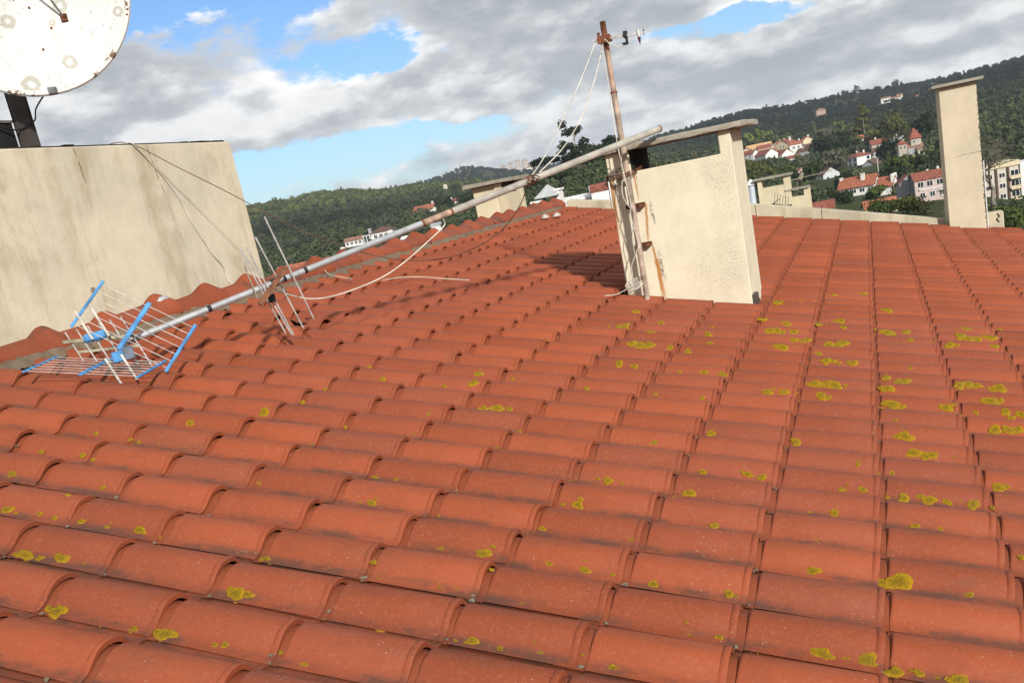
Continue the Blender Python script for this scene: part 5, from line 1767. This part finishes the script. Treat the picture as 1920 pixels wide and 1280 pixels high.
# apartment block at the right edge
x, y, z = PT['apartment']
t = house('apartment_block', 'cream and white apartment block with balconies at the right edge', 'apartment', 16, 30, 33, 'building')
MB().box((-7.5, -4, -2), (2.2, 8, 12.6)).build('wall', W_CREAM, t)
MB().box((2.203, -4.6, -2), (16, 8, 12.9)).build('wing_wall', W_WHITE, t)
MB().box((-7.8, -4.4, 12.602), (2.2, 8.1, 14.0)).build('yellow_parapet', W_YEL, t)
MB().box((-4.4, -4.5, -2), (-3.9, -4.003, 12.5)).build('brown_pier', M_RT3, t)
MB().box((-1.2, -4.5, -2), (-.7, -4.003, 12.5)).build('brown_pier', M_RT3, t)
for fl in range(4):
    zz = 1.4 + fl * 3.0
    for xx in (-6.0, -2.6):
        window(t, xx, -4.0, zz, 1.7, 1.4)
    b = MB().box((-.6, -5.4, zz - 1.5), (2.2, -4.003, zz - 1.32))
    b.box((-.6, -5.4, zz - 1.318), (2.2, -5.28, zz - .45))
    b.build('balcony', W_YEL, t)
    window(t, .8, -4.0, zz, 2.2, 2.0)
    for xx in (4.2, 8.0, 12.0):
        window(t, xx, -4.6, zz, 1.8, 1.4)

# --- houses across the valley on the left
t = house('hipped_villa', 'white villa with a brown hipped roof and grey chimney tower', 'L1', -14, 17, 110)
hip(t, 12, 9, 3.6, 2.6, W_WHITE, M_RT3)
MB().box((-6.9, -4.4, -1), (-5.4, -3.0, 6.6)).build('chimney_tower', W_GREY, t)
for xx in (-3.6, -.6, 2.2):
    window(t, xx, -4.5, 1.9, 1.8, 1.9)
MB().box((3.6, -5.2, -1), (6.0, -4.503, 3.7)).build('bay', W_WHITE, t)
t = house('terraced_villa', 'white terraced villa with pergola left of the brown-roofed villa', 'L2', -12, 16, 110)
gable(t, 9, 6, 2.6, 1.4, W_WHITE, M_RT4, over=.4)
for xx in (-3.2, -1.0, 1.2, 3.2):
    window(t, xx, -3.0, 1.4, 1.4, 1.5)
p = MB()
for xx in (5.0, 6.6, 8.2):
    p.box((xx, -3.0, -1), (xx + .35, -2.65, 3.4))
    p.box((xx, 1.0, -1), (xx + .35, 1.35, 3.4))
p.box((4.8, -3.2, 3.402), (8.8, 1.5, 3.75))
p.build('pergola', W_WHITE, t)
MB().box((-9.0, -6.5, -2), (9.0, -6.2, .6)).build('terrace_wall', W_WHITE, t)
t = house('orange_roof_villa', 'white villa with a long bright orange roof across the valley', 'L3', -30, 17, 110)
gable(t, 15, 8, 3.2, 2.6, W_WHITE, M_RT, over=.5)
gable(t, 6, 6, 3.6, 1.8, W_WHITE, M_RT, x0=8.0, y0=4.5, axis='y', over=.4)
stack(t, 5.6, .6, 4.8, 7.4, .9)
for xx in (-4.5, -1.5, 1.5, 4.5):
    window(t, xx, -4.0, 1.8, 1.4, 1.4)
t = house('long_house', 'long white house with thin red roof left of the ridge chimney', 'L4', -14, 18, 110)
gable(t, 17, 7, 3.0, 1.7, W_WHITE, M_RT2, over=.4)
stack(t, -7.2, 0, 3.6, 6.0, .8)
for xx in (-6, -3, 0, 3, 6):
    window(t, xx, -3.5, 1.7, 1.4, 1.3)
t = house('small_white_house', 'small white house low in the trees right of the pipe joint', 'L5', 0, 7, 110)
gable(t, 4.2, 4.5, 2.6, 1.0, W_WHITE, W_GREY, over=.2)
window(t, -.8, -2.25, 1.5, 1.0, 1.2)
MB().box((2.3, -2.6, -1), (3.4, -1.6, 3.2)).build('porch', W_WHITE, t)
t = house('white_outbuilding', 'white outbuilding just under the grey half of the fallen mast', 'L6', -24, 8, 110)
gable(t, 6.4, 4, 2.2, .9, W_WHITE, W_WHITE, over=.2)
window(t, 1.0, -2.0, 1.2, 1.0, 1.0)
t = house('round_ruin', 'round stone ruin with a domed top on the hill shoulder', 'dome', 0, 10, 110, 'ruin')
MB().lathe([(3.6, -2), (3.6, 2.4), (3.2, 3.6), (2.3, 4.5), (1.2, 5.0), (.01, 5.1)], 18, (0, 0, 0)).build('drum', W_CREAM, t, smooth=True)
MB().box((-.6, -3.75, 0), (.6, -3.3, 1.9)).build('doorway', M_DARK, t)
t = house('orange_roof_house', 'orange-tiled roof with skylights just beyond the ridge', 'L8', -22, 9, 27)
gable(t, 8.0, 9, -1.2, 2.2, W_WHITE, M_RT, z0=-12, over=.3)
for xx in (-1.9, .2):
    MB().box((xx, -2.4, -.42), (xx + 1.5, -1.2, -.30), Matrix.Rotation(math.atan(2.2 / 4.5), 3, 'X'), (0, 0, 1.1)).build('skylight', simple('skylight_glass', (.35, .38, .42), .1, 2, .2), t)
stack(t, -3.2, -1.6, -.9, 1.0, .7)
t = house('glass_lean_to', 'pale sheet-roofed lean-to glimpsed behind the ridge tiles', 'L9', -18, 6, 27)
gable(t, 4.4, 4, -1.0, .8, W_WHITE, simple('corrugated_sheet', (.45, .46, .47), .2, 2, .5), z0=-12, over=.2)

# town on the far crest
for k, (key, ww, hh) in enumerate((('town1', 13, 8), ('town2', 11, 12), ('town3', 14, 14), ('town4', 12, 12), ('town5', 13, 10), ('town6', 16, 6), ('town7', 14, 6))):
    lab = ('leftmost cream block of the far hilltop town', 'second cream block from the left in the far hilltop town', 'tallest cream block in the far hilltop town', 'cream block right of the tallest in the far hilltop town',
           'rightmost cream block of the far hilltop town', 'low white block in front of the far hilltop town, left one', 'low white block in front of the far hilltop town, right one')[k]
    t = house('town_block', lab, key, -6 + 4 * k, 16, 160, 'building', 'blocks of the far hilltop town')
    hip(t, ww, 12, hh, 2.0, W_WHITE if k > 4 else hcol('pinkish_cream', (.40, .34, .30)), M_RT4, z0=-30)
    for fl in range(int(hh // 4)):
        for xx in (-ww * .3, 0, ww * .3):
            window(t, xx, -6.0, 2.2 + fl * 4, 2.0, 1.8)

# --- next-door rooftop beyond the parapet
NX = (-4.0, 31.0, -2.75)
t = house('neighbour_building', 'next-door apartment building that carries the open-sided chimney and vents', (-5.5, 32.0, -4.6), 0, 10, 5, 'building')
HOUSEXY.pop()
t.rotation_euler = (0, 0, 0)
gable(t, 11, 9, -.6, 1.0, W_CREAM, M_RT2, axis='x', z0=-17.4, over=.25)
x, y, z = PT['N1']
t = thing('neighbour_chimney', 'cream open-sided chimney with flat slab on the next building', 'chimney', (x, y, -3.2))
MB().box((-.45, -.25, -1.5), (-.33, .25, 2.16)).build('end_pier', M_CHIM2, t)
MB().box((.28, -.25, -1.5), (.45, .25, 2.16)).build('end_pier', M_CHIM2, t)
MB().box((-.328, -.24, -1.5), (.278, .24, 1.93)).build('panel', M_CHIM2, t)
MB().box((-.55, -.34, 2.162), (.52, .34, 2.21)).build('cap_slab', M_SLAB, t)
x, y, z = PT['N2']
t = thing('low_vent', 'low cream vent block right of the next-door chimney', 'vent', (x, y, -3.2))
MB().box((-.31, -.25, -1.5), (.14, .25, 1.53)).build('panel', M_CHIM2, t)
MB().box((.142, -.25, -1.5), (.30, .25, 1.72)).build('end_pier', M_CHIM2, t)
MB().box((-.36, -.32, 1.722), (.30, .32, 1.76)).build('cap_slab', M_SLAB, t)
MB().tube([(-.05, 0, 1.76), (.0, 0, 2.02)], .012, 6).build('stub_pole', M_ALUB, t)
MB().bar((-.40, 0, 1.98), (.95, -.1, 2.06), .022, .022).bar((.06, -.06, 1.96), (.14, .06, 2.12), .08, .08).build('aerial_boom', M_ALUB, t)
x, y, z = PT['tank']
t = thing('vent_cowl', 'pale blue cylindrical vent with a white conical hat', 'vent', (x, y, -3.2))
MB().lathe([(.12, -1.5), (.12, 2.05)], 18).build('drum', simple('pale_blue_metal', (.42, .47, .54), .1, 3, .5, .2), t, smooth=True)
MB().lathe([(.17, 2.07), (.165, 2.10), (.02, 2.24), (.001, 2.24)], 18).build('conical_hat', W_WHITE, t, smooth=True)
MB().box((-.2, -.4, 1.40), (.38, -.14, 1.46)).build('ledge', W_WHITE, t)
MB().box((-.17, -.38, -1.5), (.30, -.16, 1.398)).build('red_casing', M_RT2, t)
t = thing('tv_aerial', 'small dark broken TV aerial in front of the next-door chimney', 'antenna', (PT['N1'][0] + .1, PT['N1'][1] - .7, -3.2))
b0, b1 = Vector((-.55, 0, 1.30)), Vector((.32, 0, 1.72))
MB().tube([(-.1, 0, -1.5), (-.1, 0, 1.5)], .012, 6).build('pole', M_BLACK, t)
MB().bar((-.5, 0, 1.27), (.05, 0, 1.58), .02, .02).bar((-.18, 0, 1.48), (.30, 0, 1.33), .02, .02).build('boom', M_BLACK, t)
for k in range(6):
    c = Vector((-.1 + .07 * k, 0, 1.52 - .035 * k))
    MB().tube([c + Vector((-.03, 0, -.12)), c + Vector((.05, 0, .24))], .006, 5).build('element_rod', M_BLACK, t)
MB().box((.25, -.03, 1.27), (.36, .03, 1.37)).build('junction_box', M_BLACK, t)

x, y, z = PT['cowl']
t = thing('metal_cowl', 'grey metal pyramid chimney cowl just past the ridge end', 'cowl', (x, y, -3.2))
m = MB()
hw = .36
m.add([(-hw, -hw, 2.92), (hw, -hw, 2.92), (hw, hw, 2.92), (-hw, hw, 2.92), (0, 0, 3.25), (-hw, -hw, 2.89), (hw, -hw, 2.89), (hw, hw, 2.89), (-hw, hw, 2.89)],
      [(0, 1, 4), (1, 2, 4), (2, 3, 4), (3, 0, 4), (5, 8, 7, 6), (0, 5, 6, 1), (1, 6, 7, 2), (2, 7, 8, 3), (3, 8, 5, 0)])
m.build('hat', simple('zinc_sheet', (.50, .52, .52), .15, 3, .45, .3), t)
for (xx, yy) in ((-.25, -.25), (.25, -.25), (.25, .25), (-.25, .25)):
    MB().box((xx - .03, yy - .03, 2.6), (xx + .03, yy + .03, 2.888)).build('leg', M_DARKSTEEL, t)
MB().lathe([(.26, -1.5), (.26, 2.72), (.22, 2.75)], 16).build('flue', M_DARKSTEEL, t, smooth=True)
for key, lab, hh in (('chimA', 'squat white chimney pot block left of the metal cowl', 2.78), ('chimB', 'white chimney block right of the metal cowl', 3.02)):
    x, y, z = PT[key]
    t = thing('white_chimney', lab, 'chimney', (x, y, -3.2))
    MB().box((-.14, -.2, -1.5), (.14, .2, hh)).build('shaft', W_WHITE, t)
    MB().box((-.18, -.24, hh + .002), (.18, .24, hh + .06)).build('cap', W_WHITE, t)
x, y, z = PT['wh']
t = house('white_terrace', 'white terrace with red roof patch left of the broad chimney', 'wh', 0, 9, 22)
gable(t, 7.6, 6, .8, .5, W_WHITE, W_WHITE, x0=-1.0, z0=-19, over=.2)
gable(t, 2.6, 4, 1.5, .9, W_WHITE, M_RT2, x0=2.2, y0=-3.6, axis='x', z0=-19, over=.1)
MB().box((3.6, -5.8, -12), (4.2, -3.0, 2.9)).build('fire_wall', W_WHITE, t)
stack(t, -4.0, -1, .8, 1.6, .5)
stack(t, 1.0, -1, 1.0, 2.3, .5)
# street lamp and wall in the village
x, y, z = PT['lamp']
t = thing('street_lamp', 'pale street lamp post beside the brown-roofed shed', 'street lamp', (x, y, tz(x, y)))
MB().tube([(0, 0, -.5), (0, 0, 7.4), (-.6, -.2, 7.8)], .11, 6).build('post', hcol('lamp_grey', (.55, .55, .53)), t)
MB().box((-1.3, -.35, 7.75), (-.4, .1, 8.0)).build('lamp_head', W_WHITE, t)

# ------------------------------------------------------------------ trees one can tell apart
make_tree('eucalyptus_tree', 'tall ragged eucalyptus on the skyline left of the mast', 'eucalyptus', 18.5, 12.5, 'eucalyptus', 'black', 2600, lift=.25, bark=M_PALEBARK)
make_tree('umbrella_pine', 'dark flat-topped pine beside the tall eucalyptus', 'umbrella', 10.5, 12, 'umbrella', 'black', 1500)
make_tree('leafy_tree', 'dark leafy tree top just behind the fallen mast tip', 'bk', 9.5, 12, 'eucalyptus', 'black', 1500, lift=.2)
make_tree('leafy_tree', 'dark tree left of the chimney foot above the white terrace', 'dk1', 9, 12, 'round', 'dark', 1400)
make_tree('leafy_tree', 'dark tree behind the metal cowl', 'dk2', 8, 11, 'round', 'dark', 1400)
make_tree('leafy_tree', 'broad dark tree between cowl and white terrace', 'dk3', 7, 12, 'round', 'dark', 1400)
make_tree('round_tree', 'dense round dark tree right of the orange-roofed villa', 'round', 9, 11, 'round', 'black', 1500, lift=.05)
make_tree('leafy_tree', 'dark tree under the long white house', 'dk4', 9, 14, 'round', 'dark', 1300)
make_tree('leafy_tree', 'dark tree at the foot of the ridge chimney', 'dk5', 9, 13, 'round', 'dark', 1300)
make_tree('bare_tree', 'grey bare-twigged tree above the brown-roofed villa', 'dk6', 7, 12, 'round', 'grey', 500)
make_tree('green_shrub', 'bright green shrub by the small white house', 'gr', 5, 6, 'bush', 'mid', 900)
make_tree('tall_pine', 'tall light green pine rising over the village centre', 'pine', 22, 17, 'pine', 'olive', 2200, lift=.2, bark=M_PALEBARK)
make_tree('cypress_tree', 'slim brownish cypress at the village edge', 'cyp', 11, 4.0, 'column', 'grey', 500)
for k, (key, hh) in enumerate((('light1', 9), ('light2', 10), ('light3', 8.5))):
    make_tree('poplar_tree', ('leftmost', 'middle', 'rightmost')[k] + ' of three pale green trees behind the yellow houses', key, hh, 8, 'round', 'light', 700, lift=.15, group='pale trees behind the village')
for k, (key, hh, lf) in enumerate((('l4', 7, 'grey'), ('l5', 8, 'grey'), ('l6', 9, 'light'))):
    make_tree('hedge_tree', ('leftmost greyish tree', 'middle greyish tree', 'bright green end tree')[k] + ' of the row above the barn', key, hh, 10, 'round', lf, 700, lift=.1, group='tree row above the barn')
make_tree('pine_clump', 'wide olive pine right of the broad chimney', 'bush_mid', 8.5, 13, 'round', 'olive', 1900, lift=.1)
make_tree('pine_clump', 'olive pine touching the broad chimney edge', 'bush_mid2', 9, 11, 'round', 'olive', 1600, lift=.1)
make_tree('pine_clump', 'olive pine right of the wide one, over the vents', 'bush3', 7.5, 11, 'round', 'mid', 1600, lift=.1)
make_tree('willow_tree', 'grey leafless willow between barn and blue-trimmed house', 'willow', 10, 15, 'round', 'grey', 1300, lift=.1)
BS = (('b1', 4.0, 8, 'bush', 'olive', 'olive bush hiding the foot of the pink town house'), ('b2', 3.2, 8, 'bush', 'mid', 'green bush right of the orange bungalow roof'),
      ('b3', 6, 9, 'round', 'dark', 'dark tree at the base of the palm'), ('b4', 8, 10, 'round', 'mid', 'tree right of the palm below the pavilion'), ('b5', 9, 12, 'round', 'dark', 'dark tree below the tower annex'),
      ('b6', 9, 12, 'round', 'dark', 'dark tree left of the tall chimney shaft'), ('b7', 3.5, 6, 'bush', 'dark', 'dark bush at the left corner of the white villa'), ('b8', 4, 6, 'bush', 'mid', 'leafy bush in front of the white villa'),
      ('b9', 7, 10, 'round', 'dark', 'dark tree below the gabled cottage'), ('b10', 6, 9, 'round', 'black', 'blackish tree below the pink outhouse'), ('b11', 4, 8, 'bush', 'dark', 'dark bush left of the white villa'),
      ('b12', 12, 16, 'round', 'black', 'large dark tree above the willow'), ('b13', 11, 15, 'round', 'black', 'large dark tree above the barn roof'), ('b14', 12, 13, 'round', 'mid', 'green tree above the grey rendered house'),
      ('b15', 15, 14, 'round', 'olive', 'olive tree left of the garden pavilion'), ('b16', 15, 15, 'round', 'dark', 'dark tree behind the tower roof'), ('b17', 10, 11, 'round', 'black', 'blackish tree right of the grey rendered house'),
      ('b18', 5, 9, 'bush', 'dark', 'dark bush above the white villa roof'))
for (key, hh, ww, kd, lf, lab) in BS:
    make_tree('leafy_tree' if kd == 'round' else 'bush', lab, key, hh, ww, kd, lf, 1100, 'tree' if kd == 'round' else 'bush', lift=.08)
make_tree('skyline_pine', 'dark pine on the hill crest nearest the tall chimney', 'sky1', 17, 15, 'round', 'black', 600, lift=.05)
make_tree('skyline_pine', 'dark round pine on the crest, left of the pair', 'sky2', 12, 13, 'round', 'black', 600, lift=.1)
make_tree('skyline_pine', 'ragged dark pine on the crest, right of the pair', 'sky3', 14, 14, 'eucalyptus', 'black', 700, lift=.1)
make_tree('broad_bush', 'broad bush in the lower right corner of the view beyond the parapet stub', 'bush_right', 3.8, 7.5, 'bush', 'mid', 2200, 'bush', lift=.05)

# palm
x, y, z = PT['palm']
z = tz(x, y)
t = thing('palm_tree', 'palm tree with brown skirt of dead fronds in the village', 'tree', (x, y, z))
MB().tube([(0, 0, -.5), (.1, 0, 3), (.0, 0, 6.8)], [.42, .36, .34], 8).build('trunk', M_PALEBARK, t)
fr, sk = MB(), MB()
for k in range(34):
    an = rng.uniform(0, 6.28)
    el_ = rng.uniform(-.3, 1.3)
    L = rng.uniform(1.8, 2.6)
    pts = [Vector((0, 0, 6.9)) + Vector((math.cos(an) * math.cos(el_), math.sin(an) * math.cos(el_), math.sin(el_) - .35 * q)) * (L * q) for q in (0, .35, .7, 1.0)]
    sd = Vector((-math.sin(an), math.cos(an), 0)) * .20
    for i in range(3):
        fr.add([pts[i] - sd, pts[i] + sd, pts[i + 1] + sd * (.8 - .3 * i), pts[i + 1] - sd * (.8 - .3 * i)], [(0, 1, 2, 3)])
for k in range(20):
    an = rng.uniform(0, 6.28)
    c = Vector((math.cos(an) * .5, math.sin(an) * .5, 6.6))
    d_ = c + Vector((math.cos(an) * .35, math.sin(an) * .35, -rng.uniform(1.0, 2.4)))
    sd = Vector((-math.sin(an), math.cos(an), 0)) * .22
    sk.add([c - sd, c + sd, d_ + sd * .6, d_ - sd * .6], [(0, 1, 2, 3)])
fr.build('fronds', LEAF['mid'], t)
sk.build('dead_fronds', simple('dead_palm', (.17, .115, .06), .3, 2, .95), t)

# bare spreading tree beside the tall chimney
x, y, z = PT['bare']
z = tz(x, y)
t = thing('bare_tree', 'grey bare-branched spreading tree right of the tall chimney', 'tree', (x, y, z))
tr, tw = MB(), MB()
rb = random.Random(5)
def branch(p, d, L, r, depth):
    q = p + d * L
    mid_ = p.lerp(q, .5) + Vector((rb.gauss(0, .06), rb.gauss(0, .06), rb.gauss(0, .06))) * L
    (tr if depth < 3 else tw).tube([p, mid_, q], [r, r * .85, r * .65], 6 if depth < 3 else 4, False)
    if depth >= 6:
        return
    for k in range(3 if depth < 2 else rb.choice((2, 3))):
        nd = (d + Vector((rb.gauss(0, .65), rb.gauss(0, .65), rb.gauss(.02, .35)))).normalized()
        branch(q, nd, L * rb.uniform(.64, .84), r * .66, depth + 1)
branch(Vector((0, 0, -.5)), Vector((-.05, 0, 1)).normalized(), 3.6, .36, 0)
tr.build('trunk', M_PALEBARK, t)
tw.build('twigs', simple('grey_twig', (.16, .135, .115), .25, 2, .95), t)
v = leaf_cloud([((rb.gauss(0, 2.0), rb.gauss(0, 2.0), 8.0 + rb.gauss(0, 1.1)), (1.6, 1.6, .9)) for _ in range(12)], 1800, .07, np.random.default_rng(3))
o = bpy.data.objects.new('crown', quads_mesh('crown', v, LEAF['grey']))
col.objects.link(o)
o.parent = t

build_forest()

# ------------------------------------------------------------------ the air over the valley
hz = MB().box((-2600, -30, -60), (900, 2750, 150))
ho = hz.build('haze', M_DARK, None, (0, 0, 0))
ho.data.materials.clear()
hm = bpy.data.materials.new('valley_haze')
hm.use_nodes = True
ht_ = hm.node_tree
ht_.nodes.clear()
hv = ht_.nodes.new('ShaderNodeVolumePrincipled')
hv.inputs['Color'].default_value = (.80, .90, 1.0, 1)
hv.inputs['Density'].default_value = .00011
hv.inputs['Anisotropy'].default_value = 0.0
hout = ht_.nodes.new('ShaderNodeOutputMaterial')
ht_.links.new(hv.outputs[0], hout.inputs['Volume'])
ho.data.materials.append(hm)
tag(ho, 'thin blue haze hanging over the valley', 'haze', kind='stuff')
